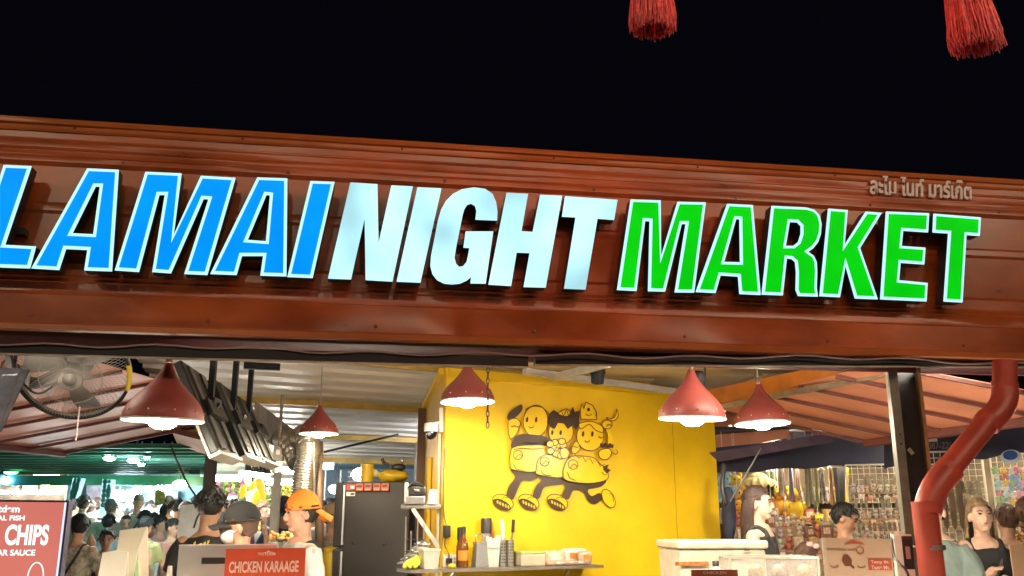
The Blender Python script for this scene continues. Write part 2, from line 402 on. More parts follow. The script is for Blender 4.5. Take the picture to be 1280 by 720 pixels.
MB().tube([at(1256, 478, 4.78), at(1256, 485, 4.78)], rp * 1.1, 22).build('collar', pipe_m, pr, angle=50)

for zz in (1.42, .6):
    MB().tube([Vector((B3.x, 4.62, zz - .012)), Vector((B3.x, 4.62, zz + .012))], rp * 1.06, 22).build('pipe_clamp', mat('zinc_clamp', (.30, .27, .24), .4, .7), pr, angle=50)
    MB().bar(Vector((B3.x, 4.68, zz)), Vector((B3.x - .03, 4.93, zz)), .02, .008).build('clamp_arm', mat('zinc_clamp', (.30, .27, .24), .4, .7), pr)
# ------------------------------------------------------------------ red lanterns over the alley (their tassels hang into view)
red_silk = mat('red_silk_thread', (.82, .11, .12), .6, var=.3, scale=60)
lant_m = emat('lantern_silk', (1.0, .16, .05), 2.2, .15, 8)
gold_m = mat('gold_trim', (.55, .32, .07), .35, .7)
def lantern(px, py_bot, Y, lean, label, tip=None):
    b = at(px, py_bot, Y)
    tl = .24; up = Vector((lean, .02, 1)).normalized()
    r = thing('lantern', label, 'lantern', tuple(b), 'red lanterns hung over the alley')
    rng = random.Random(int(px)); rt = .068
    mb = MB()
    for i in range(260):
        a = rng.random() * 2 * math.pi; q = rt * math.sqrt(.55 + .45 * rng.random())
        o = Vector((q * math.cos(a), q * math.sin(a), 0))
        top = b + up * tl + o * .82; j = Vector((rng.uniform(-.006, .006), rng.uniform(-.006, .006), 0))
        bot = b + o * 1.03 + j + up * rng.uniform(0, .018) + up * (.0 if o.y < 0 else .01)
        wv = lambda q: Vector((rng.uniform(-q, q), rng.uniform(-q, q), 0))
        mb.tube([top, top.lerp(bot, .3) + wv(.002), top.lerp(bot, .6) + j * .5 + wv(.003), top.lerp(bot, .85) + j + wv(.004), bot + wv(.004)], [.0026, .0026, .0026, .0024, .0014], 4)
    t = mb.build('tassel', red_silk, r); t['kind'] = 'stuff'
    top = b + up * tl
    MB().tube([top - up * .002, top + up * .05], [.06, .03], 14).build('tassel_cap', gold_m, r, angle=40)
    c = top + up * .30
    MB().lathe([(.06, -.25), (.14, -.24), (.24, -.18), (.30, -.07), (.31, 0), (.30, .07), (.24, .18), (.14, .24), (.06, .25)], c, 28, True).build('lantern_body', lant_m, r, True)
    ribs = MB()
    for k in range(14):
        a = 2 * math.pi * k / 14
        ribs.tube([c + Vector((q * 1.01 * math.cos(a), q * 1.01 * math.sin(a), z)) for q, z in ((.14, -.24), (.24, -.18), (.30, -.07), (.31, 0), (.30, .07), (.24, .18), (.14, .24))], .004, 4)
    ribs.build('rib_cage', gold_m, r)
    MB().lathe([(.0, -.275), (.13, -.27), (.13, -.23), (0, -.225)], c, 20).build('bottom_ring', gold_m, r, angle=40)
    MB().lathe([(.0, .225), (.13, .23), (.13, .27), (0, .275)], c, 20).build('top_ring', gold_m, r, angle=40)
    MB().tube([c + Vector((0, 0, .26)), Vector((c.x, c.y, 4.55))], .004, 6).build('cord', black_m, r)
lantern(816, 43, 2.6, .0, 'red lantern with straight short fringe tassel, its tip in front of the night sky')
lantern(1224, 66, 2.45, -.07, 'red lantern whose long fringe tassel hangs lower and leans beside the sign end')
mb = MB().tube(rope((-7, 2.62, 4.62), (7, 2.35, 4.62), .1), .008, 6)
tag(mb.build('overhead_wire', black_m), 'black wire strung over the alley carrying the red lanterns', 'wire')
# festoon bulbs of the alley itself (they shine on the sign sheet)
bulb_warm = emat('festoon_bulb_glow', (1.0, .80, .54), 330)
def mirror_spot(px, py, t):
    "where an alley bulb must hang for the sign sheet to mirror it at this spot"
    p = SG.P(px, py, .0); d = (p - CAM).normalized(); d = d - SG.n * (2 * d.dot(SG.n)); return p + d * t
fb_ = [mirror_spot(*q) for q in ((-120, 196, 6.4), (60, 200, 6.4), (345, 206, 6.4), (560, 222, 6.6), (730, 217, 6.4), (953, 243, 6.4), (1017, 251, 6.4), (1206, 262, 6.4))]
fb_.sort(key=lambda p: p.x)
fw = []
ends = [fb_[0] + Vector((-2.2, .2, .3))] + fb_ + [fb_[-1] + Vector((2.2, -.2, .3))]
for a, b in zip(ends[:-1], ends[1:]): fw += rope(a + Vector((0, 0, .115)), b + Vector((0, 0, .115)), .05, 6)[:-1]
tag(MB().tube(fw + [ends[-1] + Vector((0, 0, .115))], .008, 6).build('festoon_wire', black_m), 'black festoon wire across the alley with hanging warm bulbs', 'wire')
def festoon(p):
    r = thing('festoon_bulb', 'warm glass bulb hanging from the festoon wire across the alley', 'bulb', tuple(p), 'festoon bulbs across the alley')
    MB().lathe([(.0, .0), (.018, -.005), (.02, -.06), (.022, -.065)], p, 12).build('socket', black_m, r, True)
    MB().ball(p - Vector((0, 0, .115)), (.052, .052, .062), 14, 9).build('glass', bulb_warm, r, True)
for p in fb_: festoon(p + Vector((0, 0, .115)))
# unseen tube lamps added behind the sign to brighten ceilings and awnings
def added_back_tube(label, px0, px1, py, off, s_):
    a, b = SG.P(px0, py, -off), SG.P(px1, py, -off); t = thing('tube_lamp', label, 'lamp', tuple((a + b) / 2), 'tube lamps behind the sign board')
    MB().bar(a, b, .034, .034).build('tube', emat('back_tube_glow_%d' % s_, (1.0, .89, .70), s_), t)
    MB().bar(a + Vector((0, 0, .03)), b + Vector((0, 0, .03)), .06, .02).build('housing', mat('tube_housing', (.7, .68, .62), .4), t)
added_back_tube('tube lamp behind the sign board behind the caged fan', -150, 130, 430, .25, 13)
added_back_tube('tube lamp behind the sign board above the yellow wall', 420, 790, 446, .20, 23)
added_back_tube('tube lamp behind the sign board above the channel post', 900, 1240, 449, .13, 34)
# ================================================================== stall interior: yellow kitchen box
YB = Frame((0, 7.27, 0), R(27.7))                     # front face of the yellow box
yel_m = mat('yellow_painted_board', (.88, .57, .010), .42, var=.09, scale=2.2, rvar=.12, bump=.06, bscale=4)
yel_dim = mat('yellow_side_board', (.74, .43, .04), .45, var=.10, scale=3)  # dimmer copy of the front yellow, shading the side face
sa, _ = YB.pix(556, 560); sb, _ = YB.pix(895, 560)
def top_t(px): return YB.pix(px, 459.5 + (px - 557) * .088)[1]
ybox = thing('kitchen_wall', 'bright yellow panelled kitchen wall behind the pendant lamps', 'wall', YB.pt((sa + sb) / 2, 0))
tA, tB = top_t(557), top_t(893)
s_seam, _ = YB.pix(842, 560)
def wall_panel(name, s0, s1, t0, t1, m, d0=0, th=.05, par=ybox):
    return MB().poly([YB.pt(s0, 0, d0), YB.pt(s1, 0, d0), YB.pt(s1, t1, d0), YB.pt(s0, t0, d0)], -YB.n * th).build(name, m, par)
ts = tA + (tB - tA) * (s_seam - sa) / (sb - sa)
wall_panel('panel', sa, s_seam - .004, tA, ts, yel_m)
wall_panel('panel', s_seam + .004, sb, ts - .06, tB - .07, yel_m, -.004)
wall_panel('seam', s_seam - .004, s_seam + .004, ts - .1, ts - .1, mat('seam_shadow_brown', (.35, .17, .01), .7), -.008, .01)  # brown strip set in the joint between the panels
# trim boards along the top
for (s0, s1, q0, q1) in ((sa + .02, s_seam - .012, .0, .0), (s_seam - .03, sb, -.01, -.01)):
    f = lambda s_: tA + (tB - tA) * (s_ - sa) / (sb - sa)
    MB().poly([YB.pt(s0, f(s0) - .075 + q0, .015), YB.pt(s1, f(s1) - .075 + q1, .015), YB.pt(s1, f(s1) + q1 - .002, .015), YB.pt(s0, f(s0) + q0 - .002, .015)], -YB.n * .014).build('top_trim', yel_m, ybox)
# side face going back
back = -YB.n
def SIDE(k, z, d=0): return YB.pt(sa, 0, 0) + (at(530, 560, 8.35) - YB.pt(sa, 0, 0)).normalized() * k + Vector((0, 0, 0)) * d
q0 = YB.pt(sa, 0, -.05); q1 = at(531, 560, 8.3); q1 = Vector((q1.x, q1.y, 0)); sd = (q1 - q0); sl = sd.length; sd.normalize(); sn = Vector((sd.y, -sd.x, 0))
if sn.x > 0: sn = -sn
zt1 = at(531, 508, 8.3).z; zt0 = tA - .02
def sp_(k, z, d=0): return q0 + sd * (k * sl) + Vector((0, 0, z)) + sn * d
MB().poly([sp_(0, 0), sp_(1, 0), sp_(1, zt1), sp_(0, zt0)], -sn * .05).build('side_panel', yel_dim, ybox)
MB().bar(sp_(0, zt0 + .0, .015), sp_(1, zt1 + .0, .015), .04, .05).build('top_rail', yel_m, ybox)
wood_m = mat('brown_timber', (.20, .10, .045), .6, var=.3, scale=5, stretch=(1, 1, .2))
MB().bar(sp_(1.0, 0, .03), sp_(1.0, zt1 - .02, .03), .07, .07, (0, 1, 0)).build('corner_post', wood_m, ybox)
MB().bar(sp_(.52, .0, .02), sp_(.52, zt1 - .5, .02), .03, .03, (0, 1, 0)).build('conduit', yel_m, ybox)
MB().bar(sp_(.05, .0, .012), sp_(.05, zt0 - .4, .012), .02, .02, (0, 1, 0)).build('corner_strip', mat('pale_strip', (.55, .5, .42), .5), ybox)
# plywood wall further back along the same line
ply = mat('grey_plywood', (.32, .24, .17), .6, var=.25, scale=4)
pw = thing('plywood_wall', 'grey brown plywood wall continuing behind the yellow kitchen wall', 'wall', tuple(sp_(1.3, 0)))
MB().poly([sp_(1.04, 0, -.03), sp_(2.0, 0, -.03), sp_(2.0, zt1 - .25, -.03), sp_(1.04, zt1 - .12, -.03)], -sn * .03).build('sheet', ply, pw)
MB().poly([sp_(1.08, 1.0, .01), sp_(1.25, 1.0, .01), sp_(1.25, 2.12, .01), sp_(1.08, 2.15, .01)], -sn * .02).build('steel_cover', mat('brushed_cover', (.45, .46, .5), .3, .8), pw)
MB().poly([sp_(1.02, 2.12, .04), sp_(1.2, 2.12, .04), sp_(1.2, 2.38, .04), sp_(1.02, 2.38, .04)], -sn * .03).build('board', mat('tan_board', (.34, .22, .13), .6), pw)

# ------------------------------------------------------------------ metal ceiling over the kitchen
ce1 = YB.ex; ce2 = -YB.n                                # along ribs / going back
ceil_m = mat('white_roof_sheet', (.82, .79, .72), .42, .05, var=.14, scale=2.5, stretch=(.5, .5, 2), rvar=.1)
cO = at(450, 575, 12.2)
def ceil_pt(a, k, dz=0):                                # k: metres going back, height falls to the rear
    p = cO + ce1 * a + ce2 * (k - 7.0); z = 2.92 - .085 * k + dz
    return Vector((p.x, p.y, z))
kc = thing('kitchen_ceiling', 'pale corrugated metal ceiling with yellow purlins over the kitchen', 'ceiling', tuple(ceil_pt(0, 4)))
mb = MB(); ks = []; k = .3
while k < 7.4:
    ks += [(k, 0), (k + .16, 0), (k + .19, .035), (k + .27, .035)]; k += .30
rows = []
cl = lambda kk: -3.95 + .28 * kk
crr = lambda kk: .45 + .3 * kk
for fa in (cl, crr): rows.append([ceil_pt(fa(kk), kk, dz) for kk, dz in ks])
n = len(ks); mb.add(rows[0] + rows[1], [(i, i + 1, n + i + 1, n + i) for i in range(n - 1)])
mb.build('roof_sheet', ceil_m, kc)
purl_m = mat('yellow_purlin_paint', (.55, .36, .06), .5, var=.2, scale=5)
for kk in (.45, 1.9, 3.5, 5.2, 6.9):
    MB().bar(ceil_pt(cl(kk) + .02, kk, -.03), ceil_pt(crr(kk) - .02, kk, -.03), .05, .055).build('purlin', purl_m if kk not in (.45, ) else mat('grey_purlin', (.4, .38, .34), .5), kc)
# bracing rod across the rear
tag(MB().tube([at(405, 565, 9.8), at(498, 543, 9.8)], .012, 8).build('brace_rod', black_m, None, True), 'thin dark diagonal brace rod under the kitchen ceiling', 'rod')

# ------------------------------------------------------------------ pendant lamps
shade_m = mat('red_enamel_shade', (.30, .058, .045), .5, var=.10, scale=6)
shin_m = mat('white_enamel_inside', (.85, .80, .70), .5, var=.03)
bulb_m = emat('warm_white_bulb', (1.0, .87, .65), 165)
def pendant(px, py, wpx, D, label, zc, tilt=0):
    Y = FPX * D / wpx * 1.0
    c = at(px, py, Y); rr = D / 2
    r = thing('pendant_lamp', label, 'lamp', tuple(c), 'red pendant lamps over the stall')
    pf = [(1.0, -.015), (1.0, .03), (.99, .12), (.955, .24), (.875, .39), (.74, .56), (.57, .73), (.41, .90), (.28, 1.06), (.19, 1.21), (.13, 1.34), (.10, 1.45), (.0, 1.47)]
    MB().lathe([(q * rr, z * rr) for q, z in pf], c, 40).build('shade', shade_m, r, True)
    MB().lathe([(q * rr * .97 - .004, z * rr - .006) for q, z in pf[1:-2]], c, 40).build('reflector', shin_m, r, True)
    rim = MB(); rim.tube([c + Vector((rr * math.cos(a), rr * math.sin(a), -.006)) for a in [2 * math.pi * i / 40 for i in range(41)]], .006, 6, False)
    rim.build('rim', shin_m, r, True)
    for i in range(10):
        a = 2 * math.pi * i / 10 + .3
        MB().ball(c + Vector((rr * .995 * math.cos(a), rr * .995 * math.sin(a), .035)), .005, 6, 4).build('rivet', mat('lamp_rivet', (.8, .7, .6), .3, .7), r, True)
    MB().lathe([(.0, -.36), (.16, -.345), (.28, -.28), (.34, -.17), (.33, -.04), (.24, .14), (.13, .30), (.12, .55), (0, .56)], c, 20).build('bulb', bulb_m, r, True) if False else \
    MB().lathe([(.0, -.26 * rr), (.20 * rr, -.235 * rr), (.33 * rr, -.15 * rr), (.38 * rr, -.02 * rr), (.34 * rr, .12 * rr), (.2 * rr, .3 * rr), (.13 * rr, .5 * rr), (0, .52 * rr)], c, 22).build('bulb', bulb_m, r, True)
    MB().lathe([(.0, 1.44 * rr), (.09 * rr, 1.44 * rr), (.08 * rr, 1.62 * rr), (.03 * rr, 1.66 * rr), (0, 1.66 * rr)], c, 12).build('neck', mat('lamp_neck', (.3, .18, .14), .4), r, True)
    MB().tube([c + Vector((0, 0, 1.6 * rr)), Vector((c.x, c.y, zc))], .004, 6).build('cord', mat('lamp_cord', (.35, .3, .26), .6), r)
    r.rotation_euler = (R(tilt), R(tilt * .7), 0)
    return r
pendant(204, 524, 97, .38, 'red pendant lamp hanging between the caged fan and the hung screens', 2.62, 1.5)
pendant(584.5, 501, 67, .37, 'red pendant lamp beside the short chain in front of the yellow wall', 2.95, -1.2)
pendant(865, 522, 82, .38, 'red pendant lamp over the white ice chest at the yellow wall end', 2.80, 2.0)
pendant(953, 528.5, 67, .38, 'red pendant lamp hanging by the orange timber beam', 2.62, -2.0)
pendant(398.5, 541, 47.5, .30, 'small red pendant lamp hung on a long cord above the silver duct', 2.80)

def added_rear_tube(label, a, b, s_):  # unseen lamp added to brighten the rear of the ceiling
    t = thing('tube_lamp', label, 'lamp', tuple((a + b) / 2), 'tube lamps of the kitchen')
    MB().bar(a, b, .034, .034).build('tube', emat('kitchen_tube_glow', (.95, .95, 1.0), s_), t); MB().bar(a + Vector((0, 0, .03)), b + Vector((0, 0, .03)), .06, .02).build('housing', mat('tube_housing', (.7, .68, .62), .4), t)
added_rear_tube('tube lamp on the ceiling behind the yellow wall', at(566, 546, 9.6), at(650, 549, 10.2), 60)
# short chain hanging beside a lamp
ch = thing('chain', 'short rusty chain hanging in front of the yellow wall', 'chain', tuple(at(609.5, 535, 5.6)))
lk = MB(); lk.tube([Vector((.009 * math.cos(a), 0, .0215 * math.sin(a))) for a in [2 * math.pi * i / 12 for i in range(13)]], .0035, 6, False)
lkm = lk.mesh('link', True); lkm.materials.append(mat('rusty_chain', (.10, .055, .03), .5, .5))
p0 = at(609.5, 531, 5.6)
for i in range(14):
    o = bpy.data.objects.new('link', lkm); COL.objects.link(o); o.location = p0 + Vector((0, 0, i * .034)); o.rotation_euler.z = R(20) + (R(90) if i % 2 else 0); set_parent(o, ch)

# spot lamp and track fittings
def spot(px, py, Y, label, s=1.0):
    c = at(px, py, Y); r = thing('spot_lamp', label, 'lamp', tuple(c))
    M = Matrix.Rotation(R(25), 3, 'X')
    MB().lathe([(0, -.06 * s), (.045 * s, -.06 * s), (.048 * s, .03 * s), (.03 * s, .06 * s), (0, .062 * s)], c, 16, False, M).build('housing', black_m, r, angle=40)
    for dx in (-.05 * s, .05 * s): MB().tube([c + Vector((dx, 0, 0)), c + Vector((dx, 0, .16 * s))], .005, 6).build('bracket', black_m, r)
    MB().box(c + Vector((0, 0, .17 * s)), (.14 * s, .05, .02)).build('mount', black_m, r)
spot(747, 468, 6.2, 'small black spot lamp above the yellow wall')
spot(873, 475, 5.6, 'black spot lamp tucked behind the lamp over the ice chest', .9)
# ceiling strip over the yellow wall and to the right
cs = thing('porch_ceiling', 'cream porch ceiling sheet with grey battens between the wall and the orange beam', 'ceiling', tuple(at(760, 470, 7.5)))
cm = mat('cream_ceiling', (.55, .45, .30), .5, var=.15, scale=2)
Q = [at(560, 448, 6.9), at(1100, 440, 6.0), at(985, 486, 9.2), at(845, 497, 9.4), at(700, 472, 7.9)]
MB().poly(Q, (0, 0, .03)).build('sheet', cm, cs)
for a, b, w in ((at(655, 459, 6.8), at(850, 486, 7.7), .05), (at(690, 468, 6.9), at(760, 448, 5.6), .04), (at(840, 492, 7.4), at(985, 474, 7.6), .05), (at(905, 489, 7.4), at(950, 470, 6.9), .04)):
    MB().bar(a - Vector((0, 0, .03)), b - Vector((0, 0, .03)), w, .05).build('batten', mat('pale_grey_batten', (.5, .48, .44), .45, .2), cs)

# ------------------------------------------------------------------ mural cut-out on the yellow wall
mr = thing('mural_cutout', 'yellow and black cut-out of three round cartoon figures striding on the yellow wall', 'wall art', tuple(YB.P(690, 640, .02)))
ink = mat('dark_brown_ink', (.055, .028, .012), .35, var=.1)
plate_m = mat('glossy_yellow_acrylic', (.88, .58, .012), .27, var=.03)
def mq(p): return YB.pix(600 + p[0] / 4, 480 + p[1] / 4, .03)
def ell(cx, cy, rx, ry, rot=0, n=28, a0=0, a1=360):
    c_, s_ = math.cos(R(rot)), math.sin(R(rot)); o = []
    for i in range(n + (0 if a1 - a0 == 360 else 1)):
        t = R(a0 + (a1 - a0) * i / n); x, y = rx * math.cos(t), ry * math.sin(t); o.append((cx + x * c_ - y * s_, cy + x * s_ + y * c_))
    return o
def closed_smooth(p, n=4):
    P_ = [Vector((x, y, 0)) for x, y in p]; m = len(P_); o = []
    for i in range(m):
        p0_, p1_, p2_, p3_ = P_[i - 1], P_[i], P_[(i + 1) % m], P_[(i + 2) % m]
        for k in range(n):
            t = k / n; q = .5 * ((2 * p1_) + (p2_ - p0_) * t + (2 * p0_ - 5 * p1_ + 4 * p2_ - p3_) * t * t + (3 * p1_ - p0_ - 3 * p2_ + p3_) * t ** 3); o.append((q.x, q.y))
    return o
LAY = [0.016]
def shape(name, pts, fill, line=True, smooth=True, w=.0075):
    p = closed_smooth(pts) if smooth else pts
    d = LAY[0]; LAY[0] += .0007
    st = [mq(q) for q in p]
    V, F = curve_mesh([st], .0006)
    o = geo_on(name, V, F, lambda a, b, dd: YB.pt(a, b, d + dd), ink if fill else plate_m, mr)
    if line and not fill:
        V, F = curve_mesh([st, inset(st, w)], .0007)
        geo_on('outline', V, F, lambda a, b, dd: YB.pt(a, b, d + .0003 + dd), ink, o)
    return o
def stroke(pts, w=.006, par=None):
    d = LAY[0] + .0004
    mb = MB(); mb.tube([YB.pt(*mq(q), d) for q in pts], w / 2, 5); return mb.build('line', ink, par or mr)
def shoe(cx, cy, rot):
    o = shape('shoe', ell(cx, cy, 56, 38, rot), False, smooth=False)
    shape('sole', ell(cx - 4, cy + 13, 50, 22, rot + 4), True, smooth=False)
    for k in range(5): 
        a = -30 + k * 15; x = cx + a * math.cos(R(rot)) ; y = cy + 13 + a * math.sin(R(rot))
        V, F = curve_mesh([[mq(q) for q in ell(x, y, 4, 9, rot - 35, 10)]], .0006); dd0 = LAY[0]
        geo_on('tread', V, F, lambda a_, b_, dd: YB.pt(a_, b_, dd0 + dd), plate_m, mr)
def face(cx, cy, s=1.0):
    for dx in (-26 * s, 20 * s): shape('eye', ell(cx + dx, cy, 6.5 * s, 14 * s, 8, 16), True, smooth=False)
    stroke([(cx - 18 * s, cy + 34 * s), (cx - 8 * s, cy + 42 * s), (cx + 4 * s, cy + 38 * s), (cx + 6 * s, cy + 28 * s)])
# legs, back to front
for pts in ([(160, 425), (280, 440), (290, 470), (255, 485), (212, 487), (178, 560), (165, 578), (135, 566), (150, 510), (180, 465)],
            [(285, 455), (410, 470), (432, 482), (420, 500), (355, 508), (322, 520), (300, 572), (268, 562), (285, 510), (310, 480)],
            [(428, 482), (540, 496), (634, 476), (612, 512), (545, 528), (562, 560), (600, 545), (622, 568), (582, 600), (545, 586), (520, 540), (472, 532), (446, 576), (413, 562), (430, 520)]):
    shape('trousers', pts, True)
for a in ((118, 590, 25), (247, 590, 25), (390, 590, 25)): shoe(*a)
shape('shoe', ell(645, 572, 52, 30, 62), False, smooth=False)
shape('arm', [(150, 275), (140, 205), (150, 175), (185, 170), (206, 195), (196, 230), (178, 262)], False)
shape('snack', [(138, 170), (150, 140), (205, 102), (214, 125), (190, 158), (150, 180)], True)
shape('head', ell(280, 185, 64, 82, 4), False, smooth=False); face(262, 178)
shape('belly', [(178, 308), (150, 350), (150, 400), (162, 430), (275, 441), (300, 400), (345, 350), (330, 305)], False)
shape('scarf', [(158, 320), (163, 282), (190, 256), (235, 250), (335, 265), (348, 300), (300, 306), (200, 310)], True, smooth=True)
shape('button', ell(190, 355, 25, 25), False, smooth=False)
shape('head', ell(405, 240, 64, 66), False, smooth=False); face(385, 243, .9)
shape('hair', [(335, 190), (345, 150), (368, 130), (400, 148), (432, 126), (450, 140), (465, 112), (472, 140), (498, 132), (496, 200), (482, 232), (462, 205), (440, 226), (418, 198), (390, 195), (372, 226), (350, 215)], True, smooth=False)
shape('cap', [(388, 148), (430, 122), (456, 148), (430, 165)], False)
shape('belly', [(290, 375), (278, 430), (290, 456), (408, 470), (440, 420), (445, 375), (430, 355), (330, 352)], False)
shape('button', ell(322, 388, 25, 25), False, smooth=False)
shape('arm', [(455, 330), (470, 290), (495, 290), (500, 330), (470, 350)], False)
shape('head', ell(550, 262, 70, 74), False, smooth=False); face(540, 250)
shape('fringe', [(490, 200), (520, 188), (560, 186), (610, 210), (612, 245), (575, 232), (545, 205), (515, 222), (498, 226)], False)
shape('fish_hat', [(500, 178), (498, 130), (506, 96), (516, 118), (526, 88), (562, 106), (582, 140), (584, 180)], False, smooth=False)
shape('eye', ell(540, 128, 8, 10, 0, 12), True, smooth=False)
shape('arm', [(618, 215), (640, 225), (662, 260), (655, 330), (632, 320), (634, 260)], False)
shape('hand', ell(632, 203, 27, 24), False, smooth=False)
shape('crescent', [(628, 165), (650, 172), (672, 158), (680, 122), (690, 160), (672, 184), (640, 184)], False)
shape('belly', [(420, 400), (410, 450), (430, 485), (540, 499), (632, 480), (634, 430), (600, 400), (560, 365), (470, 358), (436, 375)], False)
stroke([(470, 352), (492, 372), (508, 360), (525, 388), (545, 370), (560, 398), (580, 380), (598, 412), (622, 400)])
shape('button', ell(462, 403, 26, 26), False, smooth=False)
shape('cuff', [(600, 318), (596, 295), (612, 302), (625, 292), (634, 304), (648, 294), (655, 305), (664, 300), (662, 320)], True, smooth=False)
shape('hand', [(595, 330), (640, 320), (655, 345), (640, 375), (610, 380), (588, 360)], False)
shape('tail', [(610, 412), (640, 402), (632, 420), (650, 432), (630, 448), (612, 430)], True, smooth=False)
rng = random.Random(3)
for k in range(13):
    a = k * 2.4; q = 12 * math.sqrt(k); shape('flower', ell(385 + q * math.cos(a) * 1.15, 322 + q * math.sin(a), 20, 18, 0, 16), False, smooth=False)
shape('hand', [(392, 330), (420, 318), (440, 340), (430, 370), (400, 372)], False)
for pts in ([(160, 330), (200, 322), (260, 326), (325, 320)], [(220, 130), (240, 118), (270, 112), (300, 118)], [(318, 130), (336, 150), (342, 180)], [(150, 215), (165, 210), (178, 216), (192, 210)], [(170, 372), (190, 352), (205, 365)], [(305, 405), (322, 385), (338, 398)], [(445, 420), (462, 400), (480, 414)], [(400, 140), (412, 158), (424, 132), (436, 158), (446, 138)], [(520, 150), (535, 160), (552, 152)], [(560, 120), (572, 140), (570, 165)], [(430, 440), (440, 468), (470, 482)], [(160, 400), (175, 425), (215, 432)], [(296, 430), (310, 452), (350, 460)], [(600, 440), (615, 455), (628, 450)], [(650, 340), (668, 352), (680, 345), (672, 330)], [(585, 262), (598, 272), (612, 266)], [(626, 215), (634, 202), (648, 208)], [(100, 575), (118, 565), (135, 572)], [(230, 575), (247, 565), (264, 572)], [(372, 575), (390, 565), (408, 572)], [(640, 545), (655, 560), (660, 590)], [(462, 310), (478, 318), (492, 306)], [(212, 300), (235, 290), (262, 300), (300, 288)]):
    stroke([(p.x, p.y) for p in smooth_path([(x, y, 0) for x, y in pts], 4)])
# ================================================================== fridge, shelves, kitchen clutter
steel_m = mat('brushed_steel', (.52, .50, .47), .28, .85, var=.15, scale=12)
white_p = mat('white_plastic', (.78, .74, .66), .4, var=.06)
clear_m = mat('clear_plastic', (.80, .82, .82), .15, var=.04, alpha=.38)
dark_p = mat('dark_plastic', (.03, .028, .026), .4, var=.2)
fr = at(466, 602, 8.1); fz = fr.z; fl = at(425, 640, 8.1).x; frr = at(512, 640, 8.1).x
fw_ = frr - fl; fc = Vector(((fl + frr) / 2, 8.1 + .34, 0))
f = thing('fridge', 'tall dark grey fridge with pale door edge and red timers on top', 'fridge', tuple(fc))
fridge_m = mat('charcoal_fridge', (.035, .030, .027), .30, .3, var=.15, scale=3, rvar=.08)
rbox('cabinet', fridge_m, f, fc + Vector((.0, .0, fz / 2)), (fw_, .66, fz), 0, .012)
zs = at(430, 685, 8.1).z
xd = fl + .055
for (z0, z1) in ((zs + .008, fz - .01), (.06, zs - .008)):
    d = rbox('door', fridge_m, f, Vector((fl - .015, fc.y - .10, (z0 + z1) / 2)), (.07, .50, z1 - z0), 0, .012)
    MB().box(Vector((fl + .032, 8.088, (z0 + z1) / 2)), (.016, .02, z1 - z0 - .04)).build('door_gasket', mat('pale_gasket', (.55, .55, .58), .35, .5), d)
for i, px in enumerate((449.5, 460, 471, 481.5)):
    c = at(px, 609.2, 8.07); t = thing('kitchen_timer', ['orange red square timer stuck on the fridge, beside the red and white sticker', 'orange red square timer on the fridge, second from the sticker', 'orange red square timer on the fridge, third from the sticker', 'orange red square timer on the fridge, farthest from the sticker'][i], 'timer', tuple(c), 'timers on the fridge')
    rbox('case', mat('orange_red_plastic', (.65, .14, .05), .4), t, c, (.068, .03, .066), 0, .012)
    MB().box(c + Vector((0, -.018, .012)), (.044, .006, .022)).build('display', mat('timer_display', (.10, .02, .02), .3), t)
    for dx in (-.016, 0, .016): MB().box(c + Vector((dx, -.018, -.018)), (.010, .006, .010)).build('button', white_p, t)
for (px, py, w, h, m, lab) in ((438.5, 609, .075, .05, mat('red_sticker', (.6, .05, .05), .5), 'red and white sticker on the fridge corner'), (438.5, 617.5, .075, .035, white_p, 'white paper label under the red sticker on the fridge')):
    c = at(px, py, 8.085); t = thing('sticker', lab, 'sticker', tuple(c)); MB().box(c, (w, .006, h)).build('paper', m, t)
    MB().box(c + Vector((.015, -.004, 0)), (w * .45, .004, h * .5)).build('print', white_p if 'red' in m.name else dark_p, t)
# things on the fridge
def lathe_thing(name, label, cat, c, parts, grp=None):
    t = thing(name, label, cat, tuple(c), grp)
    for (pn, prof_, m) in parts: MB().lathe(prof_, c, 18, True).build(pn, m, t, angle=40)
    return t
yp = mat('yellow_plastic', (.75, .48, .02), .35)
fzp = lambda px, py=None: Vector((at(px, 600, 8.3).x, 8.3, fz))
lathe_thing('canister', 'yellow plastic canister standing on the fridge', 'canister', fzp(459), [('body', [(.055, 0), (.06, .02), (.058, .14)], yp), ('lid', [(.062, .138), (.062, .16), (.05, .165)], yp)])
bag = thing('flour_bag', 'crumpled yellow bag lying on the fridge', 'bag', tuple(fzp(487)))
mb = MB(); mb.ball(fzp(487) + Vector((.03, 0, .055)), (.14, .10, .055), 20, 12)
for v in mb.v: v += mnoise.noise_vector(v * 14) * .02
mb.build('bag_body', yp, bag, True); MB().tube([fzp(475) + Vector((-.02, 0, .10)), fzp(468) + Vector((0, 0, .05))], [.05, .02], 10).build('bag_neck', mat('pale_yellow_film', (.7, .6, .25), .3), bag, True)
mx = thing('hand_mixer', 'black hand mixer lying on the yellow bag', 'mixer', tuple(fzp(492) + Vector((0, 0, .14))))
b0 = fzp(490) + Vector((0, .02, .135))
MB().ball(b0 + Vector((.05, 0, .0)), (.07, .04, .035), 14, 8).build('motor_body', dark_p, mx, True)
MB().tube(smooth_path([b0 + Vector((-.04, 0, .02)), b0 + Vector((-.08, 0, .04)), b0 + Vector((-.10, 0, .08))]), .015, 10).build('handle', dark_p, mx, True)
MB().tube([b0 + Vector((.08, 0, .03)), b0 + Vector((.09, 0, .09))], .010, 8).build('whisk_shaft', steel_m, mx, True)
